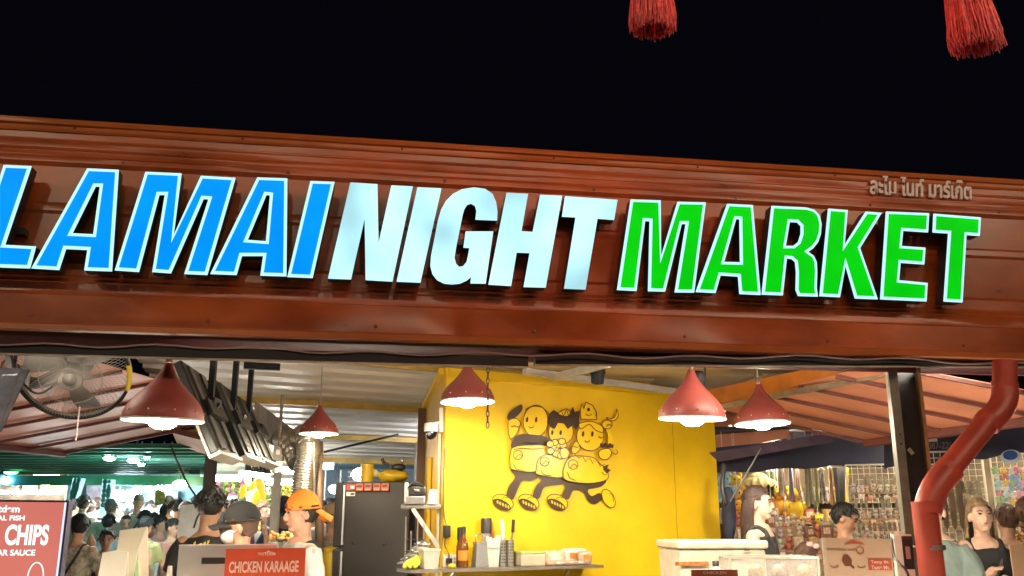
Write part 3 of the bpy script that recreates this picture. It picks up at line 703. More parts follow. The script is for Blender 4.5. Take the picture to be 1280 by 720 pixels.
# long wall shelf with its clutter
SH = Frame(YB.pt(0, 0, 0), YB.yaw)
shz = YB.pix(620, 708, .12)[1]
s0, _ = YB.pix(501, 700, .10); s1, _ = YB.pix(739, 700, .10)
sh = thing('wall_shelf', 'long thin metal shelf along the foot of the yellow wall', 'shelf', tuple(YB.pt((s0 + s1) / 2, shz, .14)))
MB().box(YB.pt((s0 + s1) / 2, shz - .012, .15), (s1 - s0, .26, .022), YB.yaw).build('board', mat('dull_metal_shelf', (.30, .26, .22), .4, .5, var=.2), sh)
for s_ in (s0 + .35, s1 - .3): MB().bar(YB.pt(s_, shz - .02, .26), YB.pt(s_, shz - .25, .0), .02, .02).build('bracket', steel_m, sh)
def on(px, d=.15): return YB.pt(YB.pix(px, 700, d)[0], shz, d)
amber = mat('amber_glass', (.22, .08, .015), .15, trans=.3); orange_l = mat('orange_label', (.75, .25, .03), .5)
lathe_thing('sauce_bottle', 'brown sauce bottle with orange label beside the wall socket', 'bottle', on(579), [('glass', [(.036, 0), (.037, .02), (.037, .15), (.03, .18), (.016, .21), (.015, .25)], amber), ('label', [(.038, .05), (.038, .12)], orange_l), ('cap', [(.018, .24), (.018, .285), (.012, .29)], dark_p)])
lathe_thing('soy_bottle', 'slim black capped bottle behind the orange labelled sauce bottle', 'bottle', on(574.5, .06), [('glass', [(.026, 0), (.027, .14), (.014, .19)], amber), ('cap', [(.021, .19), (.021, .28), (.015, .285)], dark_p)])
gr = thing('box_grater', 'grey metal box grater with wire handle on the wall shelf', 'grater', tuple(on(600)))
o = on(600)
def taper(c, w0, d0, w1, d1, h, rz):
    M = Matrix.Rotation(rz, 3, 'Z'); mb = MB()
    mb.loft([[c + M @ Vector((x * w / 2, y * dd / 2, z)) for x, y in ((-1, -1), (1, -1), (1, 1), (-1, 1))] for w, dd, z in ((w0, d0, 0), (w1, d1, h))]); return mb
taper(o, .105, .08, .085, .06, .17, YB.yaw).build('body', mat('grey_grater', (.33, .34, .34), .35, .7, bump=.6, bscale=220), gr)
MB().box(o + Vector((0, 0, .172)), (.092, .068, .012), YB.yaw).build('top_plate', steel_m, gr)
MB().tube(smooth_path([o + YB.ex * -.038 + Vector((0, 0, .175)), o + YB.ex * -.034 + Vector((0, 0, .22)), o + Vector((0, 0, .235)), o + YB.ex * .034 + Vector((0, 0, .22)), o + YB.ex * .038 + Vector((0, 0, .175))]), .005, 8).build('handle', steel_m, gr, True)
lathe_thing('pepper_mill', 'tall jar with wide black top behind the grater', 'mill', on(607.5, .07), [('jar', [(.035, 0), (.036, .24)], clear_m), ('top', [(.042, .24), (.042, .34), (.036, .35)], dark_p)])
lathe_thing('chilli_bottle', 'narrow bottle with red orange cap behind the napkins', 'bottle', on(614, .07), [('glass', [(.025, 0), (.025, .2), (.014, .24)], mat('red_sauce', (.45, .07, .02), .3)), ('cap', [(.017, .24), (.013, .32)], orange_l)])
nk = thing('napkin_holder', 'bundle of white paper straws and napkins tied on the shelf', 'napkins', tuple(on(615.5)))
rng = random.Random(4); o = on(615.5)
for k in range(16):
    a = (k % 8 - 3.5) * .011; b = (k // 8 - .5) * .03; h = rng.uniform(.19, .23)
    MB().bar(o + YB.ex * a * .8 + YB.n * b, o + YB.ex * a * 1.35 + YB.n * b + Vector((0, 0, h)), .010, .016).build('straw', white_p, nk)
MB().box(o + Vector((0, 0, .14)), (.088, .064, .012), YB.yaw).build('band', mat('cream_band', (.6, .55, .45), .6), nk)
ut = thing('utensil_caddy', 'perforated steel caddy holding scissors and a black handled knife', 'caddy', tuple(on(633)))
o = on(633)
holem = dark_p
for dx, w in ((-.032, .055), (.032, .055)):
    MB().lathe([(.029, 0), (.029, .19)], o + YB.ex * dx, 16, True).build('cup', steel_m, ut, angle=40)
    for r_ in range(7):
        for a in (-35, 0, 35):
            p = o + YB.ex * dx + (YB.n * math.cos(R(a)) + YB.ex * math.sin(R(a))) * .0285 + Vector((0, 0, .03 + r_ * .022))
            MB().box(p, (.008, .006, .008), YB.yaw + R(a) * 0).build('perforation', holem, ut)
MB().bar(o + YB.ex * .03 + Vector((0, 0, .12)), o + YB.ex * .055 + Vector((0, 0, .25)), .022, .006).build('knife_blade', steel_m, ut)
MB().bar(o + YB.ex * .055 + Vector((0, 0, .245)), o + YB.ex * .06 + Vector((0, 0, .34)), .022, .018).build('knife_handle', dark_p, ut)
MB().tube(smooth_path([o + YB.ex * -.03 + Vector((0, 0, .15)), o + YB.ex * -.04 + Vector((0, 0, .28)), o + YB.ex * -.05 + Vector((0, 0, .33)), o + YB.ex * -.03 + Vector((0, 0, .32)), o + YB.ex * -.022 + Vector((0, 0, .2))]), .010, 8).build('scissor_handle', white_p, ut, True)
bx = thing('food_box', 'clear food box with light green lid on the wall shelf', 'box', tuple(on(661)))
rbox('tub', mat('milky_tub', (.62, .56, .42), .3, alpha=.9), bx, on(661) + Vector((0, 0, .045)), (.21, .15, .09), YB.yaw, .012)
rbox('lid', mat('light_green_lid', (.42, .62, .18), .4), bx, on(661) + Vector((0, 0, .098)), (.22, .16, .02), YB.yaw, .006)
for i, (px, d, w, h, z, m, lab) in enumerate(((692, .18, .19, .11, 0, 'a', 'white and orange food packet leaning beside the green lidded box'), (718, .10, .24, .12, 0, 'b', 'crumpled white food packet at the shelf end'), (712, .2, .26, .03, 0, 'c', 'grey flat packet lying in front of the white food packets'), (731, .17, .12, .10, 0, 'd', 'small brown packet standing at the shelf end'))):
    m = mat('packet_' + m, {'a': (.70, .62, .52), 'b': (.66, .62, .56), 'c': (.34, .33, .30), 'd': (.35, .12, .06)}[m], .35, var=.35, scale=22, dirt={'a': (.75, .25, .05), 'b': (.55, .5, .45), 'c': (.5, .48, .42), 'd': (.6, .5, .4)}[m])
    t = thing('food_packet', lab, 'packet', tuple(on(px, d)))
    mb = MB(); mb.ball(on(px, d) + Vector((0, 0, h / 2)), (w / 2, .03, h / 2), 20, 10, Matrix.Rotation(YB.yaw, 3, 'Z'))
    for v in mb.v:
        q = v - on(px, d) - Vector((0, 0, h / 2)); e = q.dot(YB.ex); v += YB.ex * (max(-w * .49, min(w * .49, e * 1.35)) - e); z_ = q.z; v.z += max(-h * .5, min(h * .5, z_ * 1.4)) - z_; v += mnoise.noise_vector(v * 30) * .006
    mb.build('pouch', m, t, True); MB().box(on(px, d) + YB.n * .028 + Vector((0, 0, h * .55)), (w * .45, .006, h * .35), YB.yaw).build('label', white_p if i == 0 else orange_l, t)
# left end of the shelf
yc = thing('cleaning_cloth', 'lime yellow rubber glove lying at the shelf end by the fridge', 'glove', tuple(on(513, .22)))
mb = MB()
for k in range(5): mb.tube(smooth_path([on(506 + k * 3.2, .25) + Vector((0, 0, .02 + .012 * (k % 2))), on(509 + k * 3.6, .20) + Vector((0, 0, .045)), on(516 + k * 3, .14) + Vector((0, 0, .06 + .01 * k))]), [.016] * 13, 8, rnd=True)
mb.build('glove', mat('lime_rubber', (.72, .68, .05), .45), yc, True)
tb = thing('clear_tub', 'frosted clear plastic tub beside the lime rubber glove', 'tub', tuple(on(536, .2)))
taper(on(536, .2), .10, .09, .125, .11, .13, YB.yaw).build('tub', mat('frosted_tub', (.7, .68, .6), .3, alpha=.7), tb)
MB().box(on(536, .2) + Vector((0, 0, .132)), (.132, .118, .01), YB.yaw).build('rim', white_p, tb)
gs = thing('wire_rack', 'steel wire rack of glass lids under the bracket shelf', 'rack', tuple(on(520, .06)))
for k in range(6): MB().lathe([(.07, 0), (.075, .006), (.02, .03), (.0, .035)], on(509 + k * 4, .05) + Vector((0, 0, .03 + .026 * k)), 16).build('lid', steel_m if k % 2 else clear_m, gs, True)
for px in (506, 513, 521, 529):
    MB().tube([on(px, .1), on(px, .1) + Vector((0, 0, .26 + .05 * (px % 3)))], .005, 6).build('wire', steel_m, gs)
for z_ in (.04, .12, .2): MB().tube([on(505, .1) + Vector((0, 0, z_)), on(530, .1) + Vector((0, 0, z_))], .005, 6).build('wire', dark_p, gs)
lm = thing('lemon_wedge', 'small yellow lemon piece on the shelf under the socket', 'lemon', tuple(on(565, .24)))
MB().ball(on(565, .24) + Vector((0, 0, .016)), (.032, .022, .018), 12, 8).build('fruit', mat('lemon_skin', (.8, .6, .03), .5), lm, True)
so = thing('wall_socket', 'white double wall socket with black plug on the yellow wall', 'socket', tuple(YB.P(564, 700, .01)))
c = YB.P(564.5, 700.5, .012); MB().box(c, (.135, .022, .085), YB.yaw).build('plate', white_p, so)
for dx in (.02, .045):
    for dz in (-.012, .012): MB().box(c + YB.ex * dx + YB.n * .012 + Vector((0, 0, dz)), (.006, .004, .012), YB.yaw).build('hole', dark_p, so)
MB().box(c + YB.ex * -.035 + YB.n * .03, (.035, .04, .035), YB.yaw).build('plug', dark_p, so)
ad = thing('power_adapter', 'black power adapter hanging on its cable at the yellow wall corner', 'adapter', tuple(YB.P(558, 664, .03)))
rbox('brick', dark_p, ad, YB.P(558.5, 664, .03), (.05, .035, .085), YB.yaw + .1, .006)
MB().tube(smooth_path([YB.P(556, 560, .01), YB.P(554.5, 610, .02), YB.P(555, 640, .02), YB.P(558, 658, .03)]), .004, 6).build('cable', dark_p, ad)
MB().tube(smooth_path([YB.P(557, 671, .03), YB.P(556, 682, .02), YB.P(561, 692, .04), YB.P(561, 699, .04)]), .004, 6).build('cable', dark_p, ad)
# bracket shelf with small machine and cup
b0_ = at(503, 631, 7.0); b1_ = at(551, 631, 7.15); bz = b0_.z
bs = thing('bracket_shelf', 'small grey shelf on a white diagonal bracket at the yellow wall corner', 'shelf', tuple((b0_ + b1_) / 2))
mid = (b0_ + b1_) / 2; ln = (b1_ - b0_).length
rbox('board', mat('grey_tray', (.40, .37, .33), .4, .4), bs, Vector((mid.x, mid.y + .08, bz - .012)), (ln, .22, .035), 0, .012)
MB().bar(at(516, 636, 7.02), at(552, 690, 7.1), .03, .014, (0, 1, 0)).build('bracket', white_p, bs)
MB().bar(at(552, 634, 7.1), at(552.5, 692, 7.1), .02, .012, (0, 1, 0)).build('upright', white_p, bs)
tm = thing('sealing_machine', 'black and steel sealing machine on the bracket shelf', 'machine', (at(519, 625, 7.08).x, 7.08, bz))
bp = Vector((at(519, 625, 7.08).x, 7.08, bz + .006))
rbox('base', steel_m, tm, bp + Vector((0, 0, .03)), (.15, .13, .06), .1, .008)
rbox('head', dark_p, tm, bp + Vector((.02, 0, .10)), (.13, .11, .07), .1, .02)
rbox('backplate', white_p, tm, bp + Vector((-.07, .02, .08)), (.03, .12, .16), .1, .008)
MB().tube(smooth_path([bp + Vector((-.05, -.05, .12)), bp + Vector((.0, -.07, .16)), bp + Vector((.07, -.05, .13))]), .008, 8).build('lever', dark_p, tm, True)
MB().lathe([(.02, 0), (.025, .01), (.02, .02)], bp + Vector((.02, -.06, .09)), 12).build('knob', steel_m, tm, True)
lathe_thing('paper_cup', 'stack of upturned white cups on the bracket shelf', 'cup', Vector((at(540.5, 625, 7.08).x, 7.08, bz + .006)), [('foot', [(.052, 0), (.052, .012), (.046, .014)], white_p), ('cup', [(.045, .012), (.034, .11), (.030, .112)], white_p)])
# CCTV camera
cc = thing('security_camera', 'white dome security camera with black lens on the yellow wall corner', 'camera', tuple(at(539, 540, 7.0)))
c = at(539, 534, 7.0)
MB().lathe([(.0, .035), (.052, .03), (.056, .0), (.054, -.035)], c, 22, True).build('housing', white_p, cc, angle=40)
MB().ball(c + Vector((0, 0, -.045)), (.046, .046, .05), 20, 12).build('lens_dome', mat('black_gloss_dome', (.01, .01, .012), .1), cc, True)
MB().ball(c + Vector((-.012, -.043, -.055)), .016, 10, 6).build('lens', mat('lens_grey', (.25, .25, .28), .1), cc, True)
MB().bar(c + Vector((.02, .02, .03)), at(552, 528, 7.05), .025, .02).build('arm', white_p, cc)
MB().bar(at(551.5, 510, 7.05), at(552, 540, 7.05), .03, .02, (0, 1, 0)).build('wall_plate', white_p, cc)

# ------------------------------------------------------------------ white ice chest and acrylic case
fz0 = 1.02
ctr = thing('back_counter', 'stainless work counter carrying the ice chest and acrylic case', 'counter', (1.75, 6.35, 0))
MB().box((1.75, 6.4, fz0 - .02), (2.1, .75, .04)).build('top', steel_m, ctr)
for x in (.75, 2.75):
    for y in (6.08, 6.72): MB().bar((x, y, 0), (x, y, fz0 - .04), .04, .04, (0, 1, 0)).build('leg', steel_m, ctr)
MB().box((1.75, 6.4, .35), (2.0, .6, .02)).build('lower_shelf', steel_m, ctr)
ic_y = 6.35
iT = at(838, 677, ic_y).z; x0 = at(838, 690, ic_y).x; x1 = at(956, 690, ic_y).x
ic = thing('ice_chest', 'white insulated ice chest with yellowed lid against the yellow wall', 'ice chest', ((x0 + x1) / 2, ic_y + .2, fz0))
old_w = mat('yellowed_white_plastic', (.72, .66, .54), .45, var=.16, scale=5, bump=.05)
cx = (x0 + x1) / 2; wd = x1 - x0
rbox('body', old_w, ic, (cx, ic_y + .22, (fz0 + iT - .05) / 2), (wd - .03, .48, iT - .05 - fz0), R(8), .025, seg=3)
lid = rbox('lid', old_w, ic, (cx, ic_y + .22, iT - .02), (wd, .52, .055), R(8), .022, seg=3)
MB().box((cx - wd * .3, ic_y - .028 - .045, iT - .14), (wd * .36, .004, .025), R(8)).build('stripe', mat('orange_scroll', (.65, .25, .07), .5, var=.4, scale=60), ic)
rbox('latch', dark_p, ic, (cx + wd * .3, ic_y - .025, iT - .052), (.04, .012, .012), R(8), .003)
ac_y = 6.0; a0 = at(912, 697, ac_y); a1 = at(1022, 697, ac_y)
acr = thing('acrylic_case', 'clear acrylic display case with steel rim holding pale pastries', 'display case', ((a0.x + a1.x) / 2, ac_y + .15, fz0))
cm_ = (a0.x + a1.x) / 2; aw = a1.x - a0.x; ah = a0.z - fz0
for nm, c, sz in (('pane', (cm_, ac_y, fz0 + ah / 2), (aw, .006, ah)), ('pane', (cm_, ac_y + .3, fz0 + ah / 2), (aw, .006, ah)), ('pane', (cm_ - aw / 2, ac_y + .15, fz0 + ah / 2), (.006, .29, ah)), ('pane', (cm_ + aw / 2, ac_y + .15, fz0 + ah / 2), (.006, .29, ah))):
    MB().box(c, sz).build(nm, mat('acrylic', (.75, .72, .65), .08, alpha=.18, var=0), acr)
for (p, q) in (((cm_ - aw / 2 - .04, ac_y - .006, a0.z), (cm_ + aw / 2, ac_y - .006, a0.z)), ((cm_ - aw / 2, ac_y + .3, a0.z), (cm_ + aw / 2, ac_y + .3, a0.z)), ((cm_ - aw / 2, ac_y - .006, a0.z), (cm_ - aw / 2, ac_y + .3, a0.z)), ((cm_ + aw / 2, ac_y - .006, a0.z), (cm_ + aw / 2, ac_y + .3, a0.z)), ((cm_ - aw / 2, ac_y - .006, fz0), (cm_ - aw / 2, ac_y - .006, a0.z)), ((cm_ + aw / 2, ac_y - .006, fz0), (cm_ + aw / 2, ac_y - .006, a0.z))):
    MB().bar(p, q, .012, .012, (0, 1, .1)).build('rim', mat('pale_rim', (.6, .57, .5), .3, .5), acr)
rng = random.Random(9)
for k in range(9):
    t = thing('pastry', 'pale round pastry inside the acrylic display case', 'pastry', (cm_ - .2 + .06 * k, ac_y + .15, fz0), 'pastries in the acrylic case')
    mb = MB().ball((cm_ - .2 + .055 * k, ac_y + .15 + rng.uniform(-.06, .06), fz0 + .055 + .075 * (k % 3)), (.055, .055, .05), 14, 8)
    for v in mb.v: v += mnoise.noise_vector(v * 25) * .01
    mb.build('crust', mat('pastry_' + 'ab'[k % 2], ((.5, .36, .2), (.38, .28, .24))[k % 2], .6, var=.3, scale=30), t, True)
lathe_thing('squeeze_bottle', 'small white bottle with dark cap beside the ice chest', 'bottle', Vector((at(904, 705, 5.9).x, 6.12, fz0)), [('body', [(.04, 0), (.042, .02), (.042, .2), (.02, .24)], mat('milk_white', (.75, .72, .68), .3)), ('cap', [(.022, .24), (.022, .27), (.018, .275)], dark_p)])
def proj(p):
    v = Vector(p) - CAM; y = v.y * CP + v.z * SP; z = -v.y * SP + v.z * CP
    return (640 + FPX * v.x / y, 360 - FPX * z / y)
# ================================================================== front counter and what stands on it
CZ = 1.06
fcn = thing('serving_counter', 'long serving counter with red panels under the sign', 'counter', (0, 4.2, 0))
MB().box((-.1, 4.25, CZ - .02), (6.6, .7, .04), R(6)).build('top', mat('worn_wood_top', (.24, .15, .09), .5, var=.25), fcn)
for k in range(11):
    c = Vector((-.1, 4.25, .5)) + Matrix.Rotation(R(6), 3, 'Z') @ Vector((-3.0 + k * .6, -.30, 0))
    MB().box(c, (.585, .03, 1.0), R(6)).build('panel', mat('red_counter_panel', (.35, .05, .03), .5), fcn)
def ctop(px, py, Y): 
    p = at(px, py, Y); return Vector((p.x, p.y, CZ))
def board(name, label, cat, px0, px1, pyt0, pyt1, pyb, Y0, Y1, m, th=.012, zb=CZ, lean=0):
    "upright panel whose top corners were measured; bottom stands on zb"
    A, B = at(px0, pyt0, Y0), at(px1, pyt1, Y1)
    ex = (B - A); ex.z = 0; L = ex.length; ex.normalize(); n = Vector((ex.y, -ex.x, 0))
    t = thing(name, label, cat, (A.x, A.y, zb))
    def mp(a, b, d=0):
        z = (A.z + (B.z - A.z) * a - zb) * b
        p = A + ex * (a * L); return Vector((p.x, p.y, zb + z)) + n * (d + lean * (1 - b))
    MB().poly([mp(0, 0), mp(1, 0), mp(1, 1), mp(0, 1)], -n * th).build('panel', m, t)
    return t, mp
# lit menu screen at the left end
scr_m = emat('salmon_screen', (.72, .20, .155), .30, .08, 2)
t, mp = board('menu_screen', 'lit salmon menu screen reading CHIPS in a dark frame', 'screen', -70, 86.5, 624, 625.5, 0, 4.0, 4.05, mat('screen_back', (.03, .03, .06), .4), .05)
A_ = at(-70, 624, 4.0); HH = A_.z - CZ
def sub(mp, a0, a1, b0, b1, d): return lambda a, b, dd=0: mp(a0 + (a1 - a0) * a, b0 + (b1 - b0) * b, d + dd)
def quadon(name, m, mp, a0, a1, b0, b1, d, par):
    f = sub(mp, a0, a1, b0, b1, d); return MB().poly([f(0, 0), f(1, 0), f(1, 1), f(0, 1)], f(0, 0, -.002) - f(0, 0, 0)).build(name, m, par)
quadon('display', scr_m, mp, .01, .967, .02, .985, .004, t)
quadon('bezel_light', emat('screen_edge_white', (.75, .78, 1.0), .4), mp, .967, .982, .02, .985, .003, t)
quadon('picture_strip', emat('warm_picture_strip', (1.0, .62, .22), .36, .3, 9), mp, .02, .50, .02, .60, .0065, t)
wh = emat('screen_white', (1, .93, .9), .46)
def pyb(py): return (at(40, py, 4.03).z - CZ) / HH
def ax(px): return (px + 70) / 156.5
for (s_, x0, x1, y0, y1, w) in (("Golden", -26, 27, 631, 640, .03), ("SAM'S LOCAL FISH", -30, 34.5, 643.5, 650, .03), ("&", -13, 6, 657, 680, .03), ("CHIPS", 13, 67, 655, 681, .035), ("CURRY / TARTAR SAUCE", -40, 53, 686.5, 694, .03)):
    text_on('lettering', {"Golden": "o Totdem", "SAM'S LOCAL FISH": "'S LOCAL FISH", "CURRY / TARTAR SAUCE": "SH / TARTAR SAUCE"}.get(s_, s_), sub(mp, ax(x0), ax(x1), pyb(y1), pyb(y0), .009), wh, t, w)
mb = MB(); cxx, cyy = ax(57), pyb(722)
mb.tube([mp(cxx + .062 * math.cos(R(a)), cyy + .11 * math.sin(R(a)), .009) for a in range(0, 181, 12)], .0025, 5); mb.build('emblem_ring', wh, t)
# folded cream cardboard menus (backs)
card_m = mat('cream_card', (.90, .86, .72), .6, var=.06)
def tent(label, pts_front, pts_back, Y, dy):
    t = thing('folded_menu', label, 'menu card', tuple(ctop(pts_front[0][0], 700, Y)))
    F_ = [at(x, y, Y) for x, y in pts_front]; 
    for p in F_:
        if p.z < CZ + .25: p.z = CZ
    MB().poly(F_, (0, .004, 0)).build('leaf', card_m, t)
    B_ = [at(x, y, Y + .004 + (dy if y > 690 else 0)) for x, y in pts_back]
    for p in B_:
        if p.z < CZ + .25: p.z = CZ
    MB().poly(B_, (0, .004, 0)).build('leaf', card_m, t)
    return t
tent('cream folded card menu standing tall with an open side', [(136, 724), (150, 663), (183, 658.5), (172, 690), (160, 724)], [(174, 660), (184, 658.5), (194, 724), (181, 724), (173, 690)], 4.1, .10)
tent('smaller cream folded card menu in front of the tall one', [(116, 724), (128, 691), (144, 688), (160, 690), (152, 724)], [(150, 690), (160, 690), (166, 724), (158, 724)], 3.98, .06)
sq = lathe_thing('sauce_tub', 'pale yellow sauce bottle with white cap beside the cream menus', 'bottle', ctop(212, 715, 4.05), [('body', [(.045, 0), (.048, .02), (.048, .205), (.034, .225)], mat('pale_yellow_sauce', (.75, .60, .25), .35)), ('cap', [(.032, .225), (.032, .24), (.012, .26), (.009, .30)], white_p)])
# point of sale screen seen from behind
pos_m = mat('silver_pos_plastic', (.50, .52, .54), .35, .3, var=.06)
t, mp = board('pos_terminal', 'silver back of a point of sale screen on the counter', 'terminal', 224, 347, 681, 680, 0, 4.25, 4.3, pos_m, .03)
quadon('vent_slot', dark_p, mp, .24, .49, .78, .85, .003, t)
quadon('top_edge', mat('pale_pos_edge', (.7, .67, .6), .4), mp, .0, 1, .985, 1.0, .004, t)
V, F = curve_mesh([ell(0, 0, .13, .14)], .001); f2 = sub(mp, .42, 1.1, .38, .95, .002)
geo_on('stand_mount', V, F, lambda a, b, d: f2(a, b, d), dark_p, t)  # dark oval put on as a reflection in the plastic
# red card menu
kz = mat('orange_red_card', (.62, .085, .035), .38, var=.10, scale=3)
t, mp = board('menu_card', 'orange red card menu reading CHICKEN KARAAGE in front of the terminal', 'menu card', 282.5, 382.5, 686, 684.5, 0, 4.05, 4.1, kz, .006)
ch_ = at(300, 685, 4.07).z - CZ
def kb(py): return (at(330, py, 4.07).z - CZ) / ch_
pale = mat('pale_pink_print', (.80, .48, .38), .5, var=.05)
text_on('lettering', 'CHICKEN KARAAGE', sub(mp, .055, .92, kb(715.5), kb(701), .004), pale, t, .03)
text_on('emblem_text', 'TOTDEM', sub(mp, .40, .62, kb(694), kb(690.5), .004), pale, t, .03)
V, F = curve_mesh([[(0, .1), (.3, .4), (.45, 1), (.6, .5), (1, .1), (.5, .25)]], .0006); f3 = sub(mp, .46, .62, kb(691), kb(687.5), .004)
geo_on('emblem', V, F, lambda a, b, d: f3(a, b, d), pale, t)
# beige picture menu at the right
bz_ = mat('beige_menu_print', (.62, .42, .28), .5, var=.10, scale=3)
t, mp = board('picture_menu', 'beige picture menu board with chicken drumstick print and red box', 'menu board', 1028, 1113, 672, 674, 0, 4.35, 4.4, bz_, .012)
bh = at(1060, 673, 4.37).z - CZ
def vb(py): return (at(1070, py, 4.37).z - CZ) / bh
rd = mat('red_menu_print', (.55, .10, .05), .5)
def hx(px): return (px - 1028) / 85
quadon('side_margin', mat('pale_margin', (.62, .52, .38), .5), mp, 0, .04, .0, 1, .004, t)
V, F = curve_mesh([[(0, 0), (.2, .55), (.45, 1), (.7, .6), (1, .1), (.6, .25), (.3, .2)]], .0006); f4 = sub(mp, hx(1054), hx(1081), vb(681), vb(675.5), .004)
geo_on('emblem', V, F, lambda a, b, d: f4(a, b, d), rd, t)
for (x0, x1, y0, y1) in ((1032, 1056, 687, 688.5), (1058, 1070, 687, 688.5)): quadon('print_line', mat('tan_print', (.34, .20, .12), .5), mp, hx(x0), hx(x1), vb(y1), vb(y0), .004, t)
mb = MB(); mb.tube([mp(hx(1073 + 4.5 * math.cos(R(a))), vb(688 + 4.5 * math.sin(R(a))), .004) for a in range(0, 361, 24)], .002, 4); mb.build('stamp_ring', rd, t)
V, F = curve_mesh([closed_smooth([(.1, .6), (.3, 1), (.65, .95), (.85, .6), (.8, .35), (1.0, .12), (.9, 0), (.65, .2), (.3, .2)])], .0006); f5 = sub(mp, hx(1048), hx(1064), vb(711), vb(694), .004)
geo_on('drumstick_print', V, F, lambda a, b, d: f5(a, b, d), mat('brown_print', (.16, .05, .025), .5), t)
for x in (1040, 1073):
    mb = MB(); mb.tube([mp(hx(x + 5 * math.cos(R(a))), vb(707 + 3 * math.sin(R(a))), .004) for a in range(0, 181, 30)], .002, 4); mb.build('dish_print', mat('tan_print', (.34, .20, .12), .5), t)
quadon('red_box', rd, mp, hx(1082), hx(1111), vb(712.5), vb(698), .004, t)
for y in (703, 709.5): text_on('lettering', 'Tasty Bt.' if y < 705 else 'Taste Mt.', sub(mp, hx(1084.5), hx(1108), vb(y + 2), vb(y - 3), .006), pale, t, .03)
# white framed card behind it, brown sign rim, cables
t, mp = board('white_tablet', 'white tablet stand with black picture beside the channel post', 'tablet', 1117, 1139, 668, 668, 0, 4.7, 4.72, white_p, .02)
quadon('screen', dark_p, mp, .42, 1.0, .60, .98, .003, t)
quadon('picture', mat('pink_print', (.5, .3, .3), .5), mp, .55, .8, .72, .86, .006, t)
t, mp = board('brown_sign', 'low brown sign with pale lettering before the ice chest', 'sign', 864, 922, 712, 712, 0, 4.2, 4.2, mat('brown_sign_face', (.35, .10, .05), .45), .012)
text_on('lettering', 'CHICKEN', sub(mp, .25, .75, .93, .975, .004), pale, t, .02)
t, mp = board('cream_back_card', 'plain tan back of a card menu at the counter end past the downpipe', 'menu card', 1262, 1300, 681, 678, 0, 4.25, 4.25, mat('tan_card_back', (.60, .40, .25), .5, var=.08), .006)
tag(MB().tube(smooth_path([at(1114, 668, 4.75), at(1118, 695, 4.6), at(1124, 704, 4.5), at(1136, 722, 4.45), Vector((at(1136, 722, 4.45).x, 4.45, CZ))]), .006, 6).build('counter_cable', dark_p, None, True), 'black cable trailing from the white tablet over the counter', 'cable')

# unseen strip lamps added as fill for cards, faces and roof undersides
def fill_strip(label, a, b, s_, col=(1.0, .88, .70)):
    a, b = Vector(a), Vector(b); t = thing('strip_lamp', label, 'lamp', tuple((a + b) / 2), 'strip lamps on the work tops')
    MB().bar(a, b, .03, .02).build('strip', emat('strip_glow_%d_%d' % (s_, int(col[2] * 100)), col, s_), t); MB().bar(a - Vector((0, 0, .022)), b - Vector((0, 0, .022)), .05, .02).build('rail', steel_m, t)
def lamp_table(label, c, sz, rz=0):  # unseen tables added to carry the fill strips
    c = Vector(c); t = thing('work_table', label, 'table', (c.x, c.y, 0)); M = Matrix.Rotation(rz, 3, 'Z')
    MB().box(c + Vector((0, 0, -.02)), (sz[0], sz[1], .04), rz).build('top', steel_m, t)
    for x in (-1, 1):
        for y in (-1, 1):
            p = c + M @ Vector((x * (sz[0] / 2 - .05), y * (sz[1] / 2 - .05), 0)); MB().bar((p.x, p.y, 0), (p.x, p.y, c.z - .04), .04, .04, (0, 1, 0)).build('leg', steel_m, t)
fill_strip('strip lamp along the counter edge before the folded menus', (-2.0, 3.66, 1.073), (-.75, 3.79, 1.073), 9); fill_strip('strip lamp along the counter edge before the picture menu', (1.2, 4.02, 1.073), (2.2, 4.13, 1.073), 9)
lamp_table('low steel work table behind the serving counter', (-.9, 5.1, .96), (1.0, .3)); fill_strip('strip lamp on the steel work table behind the terminal', (-1.3, 4.98, .985), (-.5, 5.02, .985), 46)
lamp_table('steel display table before the sage shirted customer', (2.7, 5.35, .98), (1.3, .3), .12); fill_strip('strip lamp on the display table under the terracotta awning', (2.1, 5.28, 1.005), (3.2, 5.42, 1.005), 50)
lamp_table('steel side table under the caged fan', (-2.9, 6.6, .96), (1.2, .4)); fill_strip('strip lamp on the side table under the caged fan', (-3.4, 6.6, .985), (-2.4, 6.6, .985), 30)
fill_strip('strip lamp on the dining table among the diners', (-4.9, 10.0, .87), (-3.4, 10.0, .87), 34, (.88, 1.0, .97)); lamp_table('low table carrying the strip lamp among the diners', (-4.1, 10.0, .845), (1.7, .3))
# ================================================================== left side: fan, awnings, hung screens, duct
# --- caged wall fan
fanY = 4.95; fcp = at(91, 466, fanY); fr_ = .295
fa = thing('wall_fan', 'big caged wall fan tilted down beside the sign, yellow rope on its guard', 'fan', tuple(fcp))
fn = Vector((.18, -.72, -.60)).normalized(); fu = fn.orthogonal().normalized(); fv = fn.cross(fu)
FM = Matrix((fu, fv, fn)).transposed()
def fp(r_, a, d=0): return fcp + (fu * math.cos(a) + fv * math.sin(a)) * r_ + fn * d
cage = mat('pale_cage_wire', (.30, .27, .24), .5, .1); 
def ring(r_, d, w, m, name='guard_ring'): MB().tube([fp(r_, 2 * math.pi * i / 48, d) for i in range(49)], w, 6, False).build(name, m, fa, True)
ring(fr_, 0, .010, black_m); ring(fr_ * 1.0, -.03, .008, cage); ring(fr_ * .55, .055, .003, cage); ring(fr_ * .22, .07, .004, cage)
wires = MB()
for k in range(110):
    a = 2 * math.pi * k / 110
    wires.tube([fp(.03, a, .075), fp(fr_ * .5, a + .10, .06), fp(fr_ * .9, a + .16, .025), fp(fr_, a + .17, 0)], .0013, 4)
w_ = wires.build('front_guard', cage, fa); w_['kind'] = 'stuff'
wires = MB()
